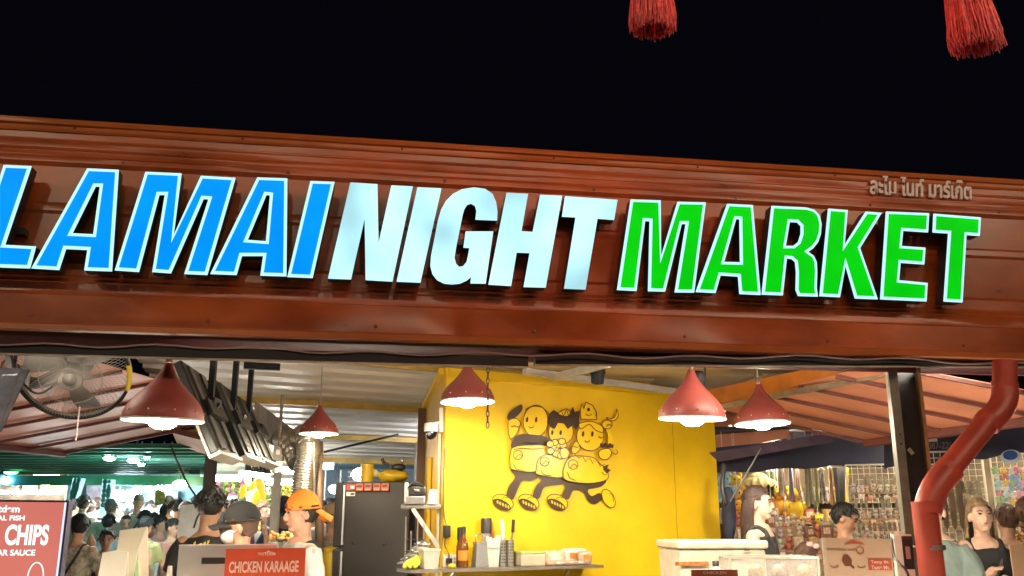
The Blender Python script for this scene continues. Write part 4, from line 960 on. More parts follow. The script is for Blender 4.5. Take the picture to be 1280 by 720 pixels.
for k in range(60):
    a = 2 * math.pi * k / 60
    wires.tube([fp(.08, a, -.13), fp(fr_ * .7, a, -.11), fp(fr_, a, -.03)], .0013, 4)
w_ = wires.build('rear_guard', cage, fa); w_['kind'] = 'stuff'
blade_m = mat('grey_blade', (.20, .19, .17), .45)
for k in range(3):
    a0_ = R(35 + 120 * k); rings = []
    for i in range(9):
        q = .05 + (fr_ * .88 - .05) * i / 8; wdt = .55 + .25 * math.sin(math.pi * i / 8)
        rings.append([fp(q, a0_ - wdt * .5 + .25 * i / 8, -.055), fp(q, a0_ + .25 * i / 8, -.035), fp(q, a0_ + wdt * .5 + .25 * i / 8, -.01), fp(q, a0_ + wdt * .5 + .25 * i / 8, -.013), fp(q, a0_ + .25 * i / 8, -.038), fp(q, a0_ - wdt * .5 + .25 * i / 8, -.058)])
    MB().loft(rings).build('blade', blade_m, fa, True)
MB().lathe([(0, .085), (.035, .08), (.05, .05), (.05, -.03)], fcp, 18, True, FM).build('hub', mat('hub_grey', (.22, .2, .18), .4), fa, True)
MB().lathe([(.06, -.06), (.085, -.10), (.085, -.22), (.05, -.26)], fcp, 18, True, FM).build('motor', mat('motor_grey', (.12, .12, .12), .4), fa, True)
yr = mat('yellow_rope', (.70, .52, .05), .7, bump=.5, bscale=150)
ar_ = min(range(360), key=lambda a: (lambda q: (q[0] - 156) ** 2 + (q[1] - 472) ** 2)(proj(fp(fr_, R(a)))))
MB().tube([fp(fr_, a, .0) for a in [R(ar_ - 16 + 2 * i) for i in range(17)]], .014, 8).build('rope_wrap', yr, fa, True)
fe = fcp - fn * .2
wallp = at(-30, 470, 5.25)
MB().tube(smooth_path([fe, at(48, 478, 5.2), at(12, 466, 5.25), wallp]), .032, 10).build('arm', dark_p, fa, True)
MB().box(at(28, 478, 5.1), (.07, .02, .10), R(8)).build('bracket_plate', mat('pale_plate', (.62, .56, .52), .45), fa)
MB().tube(smooth_path([at(1, 485, 4.9), at(2, 456, 4.9), at(14, 449, 4.9), at(26, 462, 4.9), at(30, 480, 4.9), at(48, 492, 4.9), at(70, 478, 4.92), at(76, 452, 4.95)]), .006, 6).build('cable', dark_p, fa, True)
# pull chain
pc = MB(); q = at(98, 524, 4.8)
for i in range(15): pc.ball(q + Vector((0, 0, .06 - i * .012)), (.005, .005, .0065), 6, 4)
pc.build('pull_chain', mat('pale_chain', (.6, .45, .4), .4), fa)
# shiny clear tarpaulin roll at the very edge
tp = MB(); rings = []
for i in range(9):
    t_ = i / 8; c = at(14 - 22 * t_, 462 + 78 * t_, 4.8); rr = .085 - .05 * t_
    rings.append([c + Vector((rr * math.cos(a) * (1 + .15 * math.sin(5 * a)), rr * .6 * math.sin(a), 0)) for a in [2 * math.pi * j / 24 for j in range(24)]])
tp.loft(rings); tag(tp.build('plastic_blind', mat('shiny_grey_film', (.10, .10, .12), .12, .2, var=.3, bump=.5, bscale=18), None, True), 'bunched shiny grey plastic blind hanging beside the caged fan', 'blind')
tag(MB().bar(at(14, 450, 4.8) + Vector((-.02, 0, .03)), at(14, 462, 4.8), .03, .03).build('blind_hook', dark_p), 'dark hook holding the bunched plastic blind', 'hook')

# --- ribbed awnings
def awning(name, label, P1, P2, vp, pxend, m, rib_m, nr, cat='awning', nsub=1):
    P1, P2 = Vector(P1), Vector(P2); d = ray(*vp).normalized()
    d2 = d
    # length of ribs so that the far end of the first edge comes out at the measured picture column
    best = min(range(5, 900), key=lambda i: abs(proj(P1 + d2 * (i * .01))[0] - pxend)); L = best * .01
    t = thing(name, label, cat, tuple(P1)); e = P2 - P1; nrm = e.cross(d2).normalized()
    if nrm.z < 0: nrm = -nrm
    for k in range(nr):
        a, b = P1 + e * (k / nr), P1 + e * ((k + 1) / nr)
        g = e.normalized() * .006
        MB().poly([a + g, b - g, b - g + d2 * L, a + g + d2 * L], nrm * .006).build('sheet', m, t)
    for k in range(nr + 1):
        a = P1 + e * (k / nr); MB().bar(a - nrm * .022, a + d2 * L - nrm * .012, .022, .022, nrm).build('rib', rib_m, t)
    MB().bar(P1 - nrm * .03, P2 - nrm * .03, .04, .05, nrm).build('eave_bar', rib_m, t)
    return t
terra = mat('terracotta_sheet', (.66, .25, .14), .38, var=.16, scale=2.5, rvar=.1)
terra_rib = mat('dark_red_rib', (.14, .04, .03), .6, var=.2)
pr1 = at(1082, 550, 7.5); pr2 = at(1386, 507, 5.2)
awning('ribbed_awning', 'terracotta ribbed awning above the navy valance and downpipe', pr1, pr2, (-3650, -425), 890, terra, terra_rib, 5)
pl1 = at(80, 564, 8.4); pl2 = at(-150, 538, 6.3); pl2 = pl1 + (pl2 - pl1) * 2.0
awning('ribbed_awning', 'terracotta ribbed awning behind the caged fan', pl1, pl2, (4100, -215), 335, terra, terra_rib, 8)
# orange timber beam at the right and its packing
ob = thing('orange_beam', 'orange varnished timber beam rising over the terracotta awning', 'beam', tuple(at(893, 500, 7.4)))
orm = mat('orange_varnish', (.60, .20, .03), .3, var=.25, scale=4, stretch=(.3, 1, 1))  # orange base colour with streaky tone variation
MB().bar(at(880, 499, 7.5), at(1120, 452, 5.6), .05, .13).build('timber', orm, ob)
MB().bar(at(880, 513, 7.45), at(1130, 463, 5.55), .06, .035).build('lower_batten', mat('weathered_batten', (.32, .24, .15), .6, var=.3), ob)
for x in (930, 1010): MB().tube([at(x, 500 - (x - 893) * .2, 7.0), at(x, 520 - (x - 893) * .2, 7.0)], .008, 6).build('hanger', steel_m, ob)
# louvre strip near the lamp; glowing slots stand in for white shine streaks
lv = thing('louvre_strip', 'terracotta louvre strip with bright gaps beside the yellow wall', 'louvre', tuple(at(905, 545, 9.0)))
MB().bar(at(885, 557, 9.0), at(985, 536, 8.4), .04, .16).build('fascia', terra, lv)
MB().poly([at(878, 562, 9.1), at(990, 540, 8.6), at(990, 512, 8.7), at(878, 520, 9.2)], (0, .03, 0)).build('backing', terra, lv)
for k in range(5):
    x = 898 + k * 9.5; y = 545 - k * 2.6
    MB().poly([at(x, y, 8.9 - .05 * k), at(x + 2.4, y - 1, 8.9 - .05 * k), at(x - 3, y - 9, 9.0 - .05 * k), at(x - 6, y - 8, 9.0 - .05 * k)], (0, .02, .0)).build('lit_gap', emat('lit_louvre_gap', (1.0, .86, .66), .7), lv)

# --- hanging menu screens seen from behind
tvb = mat('black_tv_back', (.008, .008, .008), .45, var=.2); tvg = mat('grey_tv_back', (.10, .095, .08), .4, .3, var=.1); tvw = mat('cream_tv_edge', (.62, .56, .46), .4)
TD = Vector((-.10, 1, 0)).normalized()
def hung_screen(px0, py0, px1, py1, Y, pw, label, polex, poley, poletop):
    A, B = at(px0, py0, Y), at(px1, py1, Y)          # near top and near bottom corner
    dn = B - A; H_ = dn.length; dnn = dn.normalized(); nb = TD.cross(dnn).normalized()
    if nb.x < 0: nb = -nb                              # towards the back of the screen (up, right)
    t = thing('hung_screen', label, 'screen', tuple((A + B) / 2 + TD * pw / 2), 'menu screens hung in a row')
    M = Matrix((TD, dnn, nb)).transposed(); c = (A + B) / 2 + TD * (pw / 2)
    bd = rbox('casing', tvb, t, c, (pw, H_, .05), 0, .008, M)
    fr2 = MB().box(c - nb * .03, (pw + .02, H_ + .02, .015), M=M).build('bezel', tvw, t)
    # black ribs and rails on the back
    for k in range(2):
        q = -pw / 2 + pw * (k + .42) / 2.0
        MB().box(c + TD * (q + .02) + nb * .03, (pw * .17, H_ * .92, .014), M=M).build('back_rib', tvg, t)
    MB().box(c + dnn * (H_ * .02) + nb * .05, (pw * .7, .10, .03), M=M).build('mount_rail', tvb, t)
    MB().box(c + dnn * (H_ / 2 + .012), (pw + .03, .018, .07), M=M).build('bottom_lip', tvw, t)
    p = c + nb * .07; top = at(polex, poletop, p.y); bot = at(polex, poley, p.y)
    MB().bar(Vector((bot.x, p.y, bot.z)), Vector((bot.x, p.y, 2.85)), .035, .035, (0, 1, 0)).build('drop_pole', black_m, t)
    rbox('swivel', black_m, t, Vector((bot.x, p.y, bot.z)), (.10, .14, .06), 0, .012)
    MB().bar(Vector((bot.x, p.y, bot.z)), p, .05, .05).build('swivel_arm', black_m, t)
hung_screen(221, 452, 268, 566, 5.15, .62, 'hung menu screen next to the pendant lamp, seen from behind', 263, 504, 450)
hung_screen(262, 474, 302, 570, 5.90, .66, 'middle hung menu screen of the row, seen from behind', 290.5, 520, 450)
hung_screen(289, 493, 324, 575, 6.65, .70, 'hung menu screen at the far end of the row by the duct, seen from behind', 309.5, 530, 450)
tag(MB().bar(at(305, 457, 6.7), at(350, 459, 6.75), .05, .05).build('track_bar', black_m), 'short black ceiling track bar beside the screen poles', 'track')
# small terracotta flap and dark post below the screens
sf = thing('awning_flap', 'small terracotta awning flap behind the dark post', 'awning', tuple(at(240, 560, 9.5)))
MB().poly([at(214, 537, 8.0), at(262, 549, 8.0), at(262, 570, 9.2), at(222, 556, 9.2)], (0, .02, .02)).build('sheet', terra, sf)
MB().bar(at(214, 537, 8.0), at(262, 549, 8.0), .04, .05).build('edge_bar', terra_rib, sf)
dp = thing('dark_post', 'dark square post below the hung screens behind the cap wearing woman', 'post', tuple(Vector((at(262, 600, 7.2).x, 7.2, 0))))
x_ = at(262, 600, 7.2).x; MB().box((x_, 7.2, 1.2), (.075, .075, 2.4)).build('shaft', mat('dark_brown_post', (.045, .038, .036), .5, var=.2), dp)
MB().box((x_, 7.2, .02), (.2, .2, .04)).build('foot_plate', black_m, dp)
wp = thing('white_post', 'slim white post beside the hanging fruit', 'post', tuple(Vector((at(344, 640, 9.0).x, 9.0, 0))))
x_ = at(344, 640, 9.0).x; MB().box((x_, 9.0, 1.0), (.07, .07, 2.0)).build('shaft', white_p, wp); MB().box((x_, 9.0, .02), (.16, .16, .04)).build('foot_plate', steel_m, wp)
# --- flexible silver duct
duct_m = mat('crinkled_aluminium', (.62, .56, .46), .30, .9, var=.12, scale=9, bump=.3, bscale=60)
dt = thing('exhaust_duct', 'silver flexible exhaust duct bending down above the orange cap', 'duct', tuple(at(380, 620, 7.6)))
path = smooth_path([at(379, 660, 7.6), at(379, 625, 7.6), at(380, 600, 7.6), at(384, 578, 7.6), at(386, 562, 7.62), at(383, 550, 7.68), at(376, 545, 7.75)], 22)
MB().tube(path, [.095 + .009 * math.sin(i * 1.9) for i in range(len(path))], 22).build('hose', duct_m, dt, True)
path = smooth_path([at(350, 548, 7.9), at(357, 551, 7.85), at(364, 560, 7.8), at(369, 572, 7.75), at(372, 580, 7.7)], 20)
MB().tube(path, [.075 + .008 * math.sin(i * 1.9) for i in range(len(path))], 20).build('branch_hose', duct_m, dt, True)
MB().tube([at(399, 700, 7.75), at(399, 552, 7.75)], .035, 12).build('strap_pipe', mat('rust_pipe', (.22, .14, .09), .5, .3), dt, True)
MB().bar(at(392, 552, 7.50), at(393, 618, 7.50), .018, .012, (0, 1, 0)).build('strap', steel_m, dt)
eb = thing('junction_box', 'grey electrical box on its conduit left of the silver duct', 'electrical box', tuple(at(348, 566, 7.8)))
c = at(348.5, 567, 7.8); rbox('case', mat('grey_box', (.35, .31, .26), .5), eb, c, (.08, .06, .12), 0, .006); MB().tube([c, c + Vector((.0, 0, .5))], .014, 8).build('conduit', mat('grey_box', (.35, .31, .26), .5), eb); MB().box(c + Vector((0, -.033, .01)), (.03, .01, .04)).build('switch', white_p, eb)
# grey fascia board behind the screens
tag(MB().poly([at(318, 500, 7.4), at(372, 541, 8.8), at(372, 572, 8.8), at(318, 545, 7.4)], (.0, .03, 0)).build('fascia_board', mat('grey_fascia', (.30, .26, .22), .6, var=.25)), 'grey weathered fascia board behind the hung screens', 'board')
# ================================================================== people
def remesh(mb, voxel, smooth=3, name='body'):
    me = mb.mesh(name)
    o = bpy.data.objects.new('tmp', me); COL.objects.link(o)
    m = o.modifiers.new('r', 'REMESH'); m.mode = 'VOXEL'; m.voxel_size = voxel; m.use_smooth_shade = True
    s_ = o.modifiers.new('s', 'SMOOTH'); s_.factor = .5; s_.iterations = smooth
    dg = bpy.context.evaluated_depsgraph_get(); dg.update()
    out = bpy.data.meshes.new_from_object(o.evaluated_get(dg))
    bpy.data.objects.remove(o); bpy.data.meshes.remove(me)
    out.name = name; out.polygons.foreach_set('use_smooth', [True] * len(out.polygons)); return out
SKIN = {'a': mat('skin_warm', (.50, .27, .17), .48, var=.13, scale=22, bump=.12, bscale=160), 'b': mat('skin_pale', (.60, .38, .28), .48, var=.13, scale=22, bump=.12, bscale=160), 'c': mat('skin_tan', (.36, .19, .11), .5, var=.05, scale=8)}
HAIR = {'k': mat('black_hair', (.012, .010, .010), .45, var=.3, scale=40, bump=.8, bscale=110, stretch=(2.2, 2.2, .35)), 'br': mat('brown_hair', (.10, .045, .025), .45, var=.3, scale=40, bump=.8, bscale=110, stretch=(2.2, 2.2, .35)), 'bl': mat('dark_blonde_hair', (.30, .20, .10), .45, var=.35, scale=30, bump=.8, bscale=110, stretch=(2.2, 2.2, .35)), 'rd': mat('red_brown_hair', (.028, .009, .007), .5, var=.3, scale=40, bump=.8, bscale=110, stretch=(2.2, 2.2, .35)), 'gr': mat('grey_hair', (.25, .24, .24), .5, var=.3, scale=40)}
eye_m = mat('dark_eye', (.02, .012, .01), .2); lip_m = mat('lip', (.42, .13, .10), .45); brow_m = mat('brow', (.03, .02, .015), .6)
jeans = mat('dark_trousers', (.03, .035, .05), .8, var=.2, scale=20); shoe_m = mat('dark_shoe', (.02, .02, .02), .6)
def fabric(name, col, **k): return mat('cloth_' + name, col, .85, bump=.7, bscale=14, var=k.pop('var', .12), scale=k.pop('scale', 9), **k)
ARM = {  # elbow, wrist, hand direction in body space (x: to the side, -y: front), per side
 'down': ((.25, .02, 1.14), (.24, -.06, .90), (0, -.1, -1)),
 'bent': ((.25, .03, 1.15), (.17, -.20, 1.08), (-.4, -1, .1)),
 'counter': ((.25, -.06, 1.13), (.18, -.28, 1.05), (-.2, -1, 0)),
 'crossed': ((.24, -.06, 1.13), (.00, -.20, 1.14), (-1, 0, .05)),
 'chest': ((.26, .0, 1.16), (.06, -.20, 1.20), (-.6, -.1, .8)),
 'phone': ((.24, -.02, 1.14), (.09, -.26, 1.17), (-.5, -.5, .5)),
 'face': ((.23, -.10, 1.16), (.06, -.20, 1.42), (-.3, 0, 1)),
 'table': ((.24, -.12, 1.14), (.16, -.30, 1.00), (-.4, -.8, 0)),
}
def hand(mb, w, d, side, s, fine):
    w = Vector(w); d = Vector(d).normalized(); x = d.cross(Vector((0, 0, 1)))
    x = x.normalized() if x.length > .1 else Vector((1, 0, 0)); n_ = x.cross(d).normalized()
    mb.tube([w, w + d * .035 * s, w + d * .085 * s], [.026 * s, .036 * s, .034 * s], 8, rnd=True)
    if not fine:
        mb.tube([w + d * .08 * s, w + d * .14 * s], [.032 * s, .02 * s], 8, rnd=True); return
    for k, L in enumerate((.062, .075, .07, .052)):
        b = w + d * .085 * s + x * (k - 1.5) * .019 * s; c = n_ * -.012 * s
        mb.tube([b, b + d * L * .5 * s + c, b + d * L * .85 * s + c * 3.2], [.0095 * s, .009 * s, .0078 * s], 6, rnd=True)
    b = w + d * .03 * s + x * side * .03 * s
    mb.tube([b, b + (d + x * side * .9) * .035 * s, b + (d * 1.6 + x * side * .9) * .04 * s], [.012 * s, .011 * s, .009 * s], 6, rnd=True)
def person(label, px, pytop, Y, face_deg=0, skin='a', hair=('short', 'k'), shirt=None, sleeve='short', arms=('down', 'down'), hyaw=0, hpitch=0, top_extra=.0, fine=False, group=None, strap=None, mask=False, cap=None, seat=None, build=1.0, zoff=0, lean=0, head_s=1.0):
    "px, pytop: measured head top; face_deg 0 looks at the street, 180 away from it"
    base = at(px, pytop, Y); ztop = base.z - top_extra
    sit = seat is not None
    Ht = ztop if not sit else (ztop - seat) / .50
    Ht = min(max(Ht, 1.45), 1.92); s = Ht / 1.75
    z0 = ztop - 1.75 * s                                  # body-space ground (sunk below the seat when sitting)
    root = thing('person', label, 'person', (base.x, Y, 0), group)
    a = R(face_deg); MB_ = Matrix.Rotation(a, 3, 'Z')
    def T(p):
        p = Vector(p); q = Vector((p.x * build if p.z < 1.5 else p.x, p.y - lean * max(0, p.z - .95), p.z)) * s
        r_ = MB_ @ q; return Vector((base.x + r_.x, Y + r_.y, z0 + r_.z))
    hip = Vector((0, 0, .0))
    vox = .0075 if fine else .013
    body = MB(); sk = 0
    def torso(mb, infl=0.0, z_lo=.86, z_hi=1.50):
        prof_ = [(.84, .150, .105), (.92, .165, .118), (1.02, .150, .108), (1.12, .142, .103), (1.24, .160, .115), (1.34, .172, .112), (1.41, .165, .098), (1.455, .115, .080), (1.49, .062, .062), (1.515, .050, .055)]
        rings = []
        for z, rx, ry in prof_:
            if z < z_lo - .001 or z > z_hi + .001: continue
            rings.append([T((math.cos(t) * (rx + infl), math.sin(t) * (ry + infl) - (.012 if z > 1.2 else 0), z)) for t in [2 * math.pi * j / 20 for j in range(20)]])
        mb.loft(rings)
    torso(body)
    HC = Vector((0, -.018 - .0, 1.635)); NB = Vector((0, .0, 1.50))
    HR = Matrix.Rotation(R(hyaw), 3, 'Z') @ Matrix.Rotation(R(hpitch), 3, 'X')
    def Hd(p):                                            # head space (metres about the head centre, -y is the face)
        return T(HC + HR @ (Vector(p) * head_s))
    body.tube([T((0, .005, 1.46)), T((0, -.0, 1.53)), Hd((0, .015, -.05))], [.058 * s, .053 * s, .055 * s], 14, rnd=True)
    def hball(mb, c, r_, n=16, m=10):
        t = MB().ball(c, r_, n, m); mb.add([Hd(v) for v in t.v], t.f)
    hball(body, (0, .012, .022), (.074, .094, .092)); hball(body, (0, -.022, -.035), (.060, .066, .078)); hball(body, (0, -.055, -.092), (.030, .028, .022))
    hball(body, (0, -.060, .02), (.052, .03, .05))
    body.tube([Hd((0, -.088, .012)), Hd((0, -.104, -.018)), Hd((0, -.102, -.028))], [.009 * s, .014 * s, .012 * s], 8, rnd=True)
    hball(body, (0, -.083, -.055), (.026, .012, .012), 10, 6)
    for sd_ in (-1, 1): hball(body, (sd_ * .077, .01, -.012), (.010, .022, .032), 10, 6)
    shm = MB(); torso(shm, .012, .84 if not sit else .84, 1.46)
    for sd_, pose in ((-1, arms[0]), (1, arms[1])):
        e, w, hd_ = ARM[pose]; S = Vector((sd_ * .175, 0, 1.405)); E = Vector((sd_ * e[0], e[1], e[2])); Wv = Vector((sd_ * w[0], w[1], w[2]))
        off = .025 if (pose == 'crossed' and sd_ > 0) else 0
        Wv.y -= off
        body.tube([T(S), T(S.lerp(E, .5)), T(E), T(E.lerp(Wv, .35)), T(Wv)], [.050 * s, .044 * s, .038 * s, .038 * s, .026 * s], 10, rnd=True)
        hand(body, T(Wv), MB_ @ Vector((sd_ * hd_[0], hd_[1], hd_[2])), -sd_, s, fine)
        if sleeve == 'short':
            E2 = S.lerp(E, .72); shm.tube([T(S + Vector((-sd_ * .03, 0, .0))), T(S.lerp(E, .35)), T(E2)], [.076 * s, .068 * s, .064 * s], 12, rnd=False)
        elif sleeve == 'long':
            shm.tube([T(S), T(E), T(Wv)], [.064 * s, .05 * s, .036 * s], 12)
    tr = MB()
    for sd_ in (-1, 1):
        hp = Vector((sd_ * .085, 0, .90))
        kn, an, ft = ((sd_ * .10, -.02, .48), (sd_ * .10, .02, .09), (sd_ * .10, -.15, .05)) if not sit else ((sd_ * .12, -.44, .88), (sd_ * .12, -.42, .46), (sd_ * .12, -.58, .42))
        body.tube([T(hp), T(Vector(hp).lerp(Vector(kn), .5)), T(kn), T(Vector(kn).lerp(Vector(an), .35)), T(an)], [.085 * s, .072 * s, .054 * s, .052 * s, .036 * s], 10, rnd=True)
        body.tube([T(an), T(ft)], [.038 * s, .032 * s], 8, rnd=True)
        tr.tube([T(hp), T(kn), T(an)], [.098 * s, .068 * s, .052 * s], 12)
    torso(tr, .010, .84, 1.02)
    bo = link('body', remesh(body, vox, 3 if fine else 2), SKIN[skin], root)
    tr.build('trousers', jeans, root, True)
    if shirt is not None:
        if sleeve == 'tank':
            shm = MB(); torso(shm, .014, .84, 1.41)
            for sd_ in (-1, 1):
                shm.tube(smooth_path([T((sd_ * .09, -.105, 1.30)), T((sd_ * .098, -.085, 1.42)), T((sd_ * .098, .0, 1.462)), T((sd_ * .09, .09, 1.36))]), .020 * s, 8, rnd=True)
        sm = remesh(shm, vox * 1.15, 2, 'shirt')
        bm = bmesh.new(); bm.from_mesh(sm)                # cloth folds
        for v in bm.verts:
            q = v.co * 9; v.co += v.normal * (mnoise.noise(Vector((q.x, q.y, q.z * .6))) * .016 + mnoise.noise(q * 2.3) * .005)
        bm.to_mesh(sm); bm.free()
        link('shirt', sm, shirt, root)
    # face
    for sd_ in (-1, 1):
        m_ = MB(); hball(m_, (sd_ * .031, -.089, .012), (.0135, .006, .0060), 10, 6); m_.build('eye', eye_m, root, True)
        MB().tube([Hd((sd_ * .014, -.0925, .030)), Hd((sd_ * .032, -.0905, .035)), Hd((sd_ * .048, -.080, .030))], .0035 * s, 6, rnd=True).build('eyebrow', brow_m if hair[1] != 'bl' else HAIR['br'], root)
    if mask:
        m_ = MB(); t_ = MB().ball((0, -.028, -.046), (.0635, .078, .064), 28, 20)
        t_.f = [q for q in t_.f if all(t_.v[i].y < -.018 and -.100 < t_.v[i].z < -.004 + .25 * min(0, t_.v[i].y + .05) * -1 for i in q)]
        m_.add([Hd(v) for v in t_.v], t_.f); link('face_mask', m_.mesh('face_mask', True), fabric('mask', (.72, .68, .66)), root)
        for sd_ in (-1, 1): MB().tube([Hd((sd_ * .062, -.035, -.04)), Hd((sd_ * .080, .02, .0))], .0025, 5).build('mask_loop', white_p, root)
    else:
        m_ = MB(); hball(m_, (0, -.0935, -.0545), (.019, .006, .0062), 10, 6); m_.build('mouth', lip_m, root, True)
    # hair
    style, hc = hair; hm = HAIR.get(hc)
    def shell(rx, ry, rz_, cz, keep, jit=.006, nm='hair', m=None, cy=.018):
        t = MB(); n, mm = 36, 22; vs_ = []
        for i in range(mm + 1):
            th = math.pi * (.02 + .96 * i / mm)
            for j in range(n):
                ph = 2 * math.pi * j / n
                v = Vector((rx * math.sin(th) * math.cos(ph), ry * math.sin(th) * math.sin(ph) + cy, rz_ * math.cos(th) + cz))
                v *= 1 + jit * 6 * mnoise.noise(v * 38); vs_.append(v)
        fs = [(i * n + j, i * n + (j + 1) % n, (i + 1) * n + (j + 1) % n, (i + 1) * n + j) for i in range(mm) for j in range(n) if keep(vs_[i * n + j]) and keep(vs_[(i + 1) * n + (j + 1) % n])] + [tuple(range(n))]
        t.add([Hd(v) for v in vs_], fs); return t.build(nm, m or hm, root, True)
    keep_hair = lambda v: v.z > (.058 if v.y < -.045 else .02 if v.y < .0 else -.03 if v.y < .03 else -.085)
    if style in ('short', 'long', 'pony', 'bun'):
        o = shell(.086, .108, .108, .028, keep_hair, .011)
        tf = MB(); r3 = random.Random(int(px))
        for k in range(0 if cap or style == 'long' else 170 if fine else 60):
            th = R(r3.uniform(0, 100)); ph = r3.uniform(0, 6.283); v = Vector((.085 * math.sin(th) * math.cos(ph), .107 * math.sin(th) * math.sin(ph) + .018, .107 * math.cos(th) + .027))
            if not keep_hair(v): continue
            d = Vector((v.x * 4, (v.y - .01) * 2.5 - .3, -.55)).normalized() * r3.uniform(.025, .045); w = v + d; w2 = w + d * .3 + Vector((v.x, v.y, 0)) * .06
            tf.tube([Hd(v * .99), Hd(v + d * .5 + (v - Vector((0, .018, .02))).normalized() * .008), Hd(w)], [.009 * s, .008 * s, .002 * s], 4)
        (tag(tf.build('hair_tufts', hm, root, True), kind='stuff') if tf.v else None)
    rngp = random.Random(int(px * 7))
    if style == 'bald': shell(.076, .097, .094, .022, lambda v: v.z > (.07 if v.y < -.02 else .0), .002)
    if style == 'long':
        lk_ = MB()
        for k in range(96):
            a_ = R(2 + 176 * k / 95); L = rngp.uniform(.26, .34)
            x, y = .080 * math.cos(a_), .100 * math.sin(a_) + .015
            lk_.tube(smooth_path([Hd((x * .8, y * .85, .07)), Hd((x * 1.08, y * 1.0, .0)), Hd((x * 1.2, y * 1.05 + .01, -.10)), Hd((x * 1.35 + rngp.uniform(-.02, .02), y * 1.1 + rngp.uniform(-.01, .02), -L))], 3), [.011 * s] * 6 + [.010 * s, .009 * s, .007 * s, .002 * s], 5)
        w_ = lk_.build('long_locks', hm, root, True)
    if style == 'pony' or style == 'bun':
        if style == 'bun': m_ = MB(); hball(m_, (0, .10, .055), (.045, .045, .042), 14, 9); m_.build('hair_bun', hm, root, True)
        else:
            lk_ = MB()
            for k in range(16):
                a_ = R(360 * k / 16); o_ = Vector((.014 * math.cos(a_), 0, .012 * math.sin(a_)))
                lk_.tube(smooth_path([Hd(Vector((0, .105, .0)) + o_), Hd(Vector((0, .145, -.02)) + o_ * 2.0), Hd(Vector((rngp.uniform(-.02, .02), .155, -.10)) + o_ * 2.4), Hd(Vector((rngp.uniform(-.02, .02), .14, -.2)) + o_ * 1.2)], 4), [.012 * s] * 11 + [.006 * s, .003 * s], 5)
            lk_.build('ponytail', hm, root, True)
            MB().tube([Hd((.03 * math.cos(t), .118, .03 * math.sin(t) - .005)) for t in [2 * math.pi * i / 14 for i in range(15)]], .008, 6, False).build('hair_tie', mat('pale_yellow_band', (.7, .65, .25), .6), root, True)
    if cap:
        cm_, back_ = cap
        if style not in ('pony',): shell(.080, .102, .100, .018, lambda v: v.z > (.02 if v.y < 0 else -.06) and v.y > -.05, .004)
        o = shell(.092, .113, .118, .030, lambda v: v.z > .030, .0006, 'cap', cm_)
        m_ = MB(); m_.tube([Hd((.0915 * math.cos(t), .112 * math.sin(t) + .018, .030)) for t in [2 * math.pi * i / 36 for i in range(37)]], .005 * s, 6, False); m_.build('cap_band', cm_, root, True)
        dr = 1 if back_ else -1; rings = []
        for i in range(6):
            q = i / 5; y = (.09 + .105 * q) * dr + .018; wv = .078 * (1 - .35 * q * q); zz = .036 - (.020 + .05 * back_) * q
            rings.append([Hd((wv * math.cos(t), y - dr * .035 * abs(math.cos(t)) ** 2, zz - .028 * math.cos(t) ** 2)) for t in [math.pi * j / 8 for j in range(9)]])
        up = MB().loft(rings, False, False)
        low = [[p - Vector((0, 0, .004)) for p in r_] for r_ in rings]; up.loft(low, False, False); up.build('cap_brim', cm_, root, True)
        m_ = MB(); hball(m_, (0, .018, .150), (.008, .008, .006), 8, 5); m_.build('cap_button', cm_, root, True)
        if back_:
            m_ = MB(); hball(m_, (0, -.092, .055), (.020, .010, .016), 10, 6); m_.build('cap_strap', mat('dark_red_strap', (.12, .02, .02), .6), root, True)
    if strap:
        sm_, sdv = strap
        pts = [T((sdv * .10, .10, 1.40)), T((sdv * .105, .02, 1.462)), T((sdv * .09, -.118, 1.36)), T((0, -.142, 1.20)), T((-sdv * .13, -.09, 1.05)), T((-sdv * .17, .02, 1.0)), T((-sdv * .10, .12, 1.06)), T((0, .132, 1.2)), T((sdv * .10, .10, 1.40))]
        sp2 = smooth_path(pts, 6); b_ = MB()
        for q in range(len(sp2) - 1): b_.bar(sp2[q], sp2[q + 1] + (sp2[q + 1] - sp2[q]) * .15, .006, .024 * s, (0, 0, 1))
        b_.build('shoulder_strap', sm_, root)
    return root, T, Hd
blk = fabric('black', (.012, .012, .014)); whiteT = fabric('white', (.55, .54, .52)); greyT = fabric('light_grey', (.42, .41, .39)); blueT = fabric('pale_blue', (.36, .46, .52)); teal = fabric('sage', (.12, .16, .145)); navyT = fabric('navy', (.015, .018, .035)); pinkT = fabric('dusty_pink', (.38, .18, .16)); sand = fabric('sand', (.50, .42, .32)); olive = fabric('olive', (.32, .30, .12))
floral = fabric('floral_beige', (.40, .35, .27), var=.5, scale=26, dirt=(.10, .09, .07))
strapk = mat('black_webbing', (.015, .015, .017), .7)
# stall crew
p1, T1, H1 = person('woman in black cap and white face mask behind the terminal', 305, 625, 5.15, -72, 'a', ('pony', 'br'), blk, 'short', ('counter', 'counter'), 0, 6, .0, True, mask=True, cap=(fabric('black_cap', (.006, .006, .007), var=.2), False), top_extra=.035) if False else person('woman in black cap and white face mask behind the terminal', 305, 625, 5.15, -78, 'a', ('pony', 'br'), blk, 'short', ('counter', 'counter'), 0, 4, .035, True, mask=True, cap=(fabric('black_cap', (.006, .006, .007), var=.2), False))
p2, T2, H2 = person('young man in backward orange cap and light grey shirt', 381, 611.5, 5.75, -58, 'a', ('short', 'k'), greyT, 'short', ('down', 'down'), 0, 5, .035, True, cap=(fabric('orange_cap', (.80, .22, .02), var=.06), True), strap=(strapk, 1))
p3, T3, H3 = person('black haired man in black shirt with yellow back print, turned away', 264, 610.5, 6.0, 165, 'c', ('short', 'k'), blk, 'short', ('bent', 'bent'), 20, 14, 0, True)
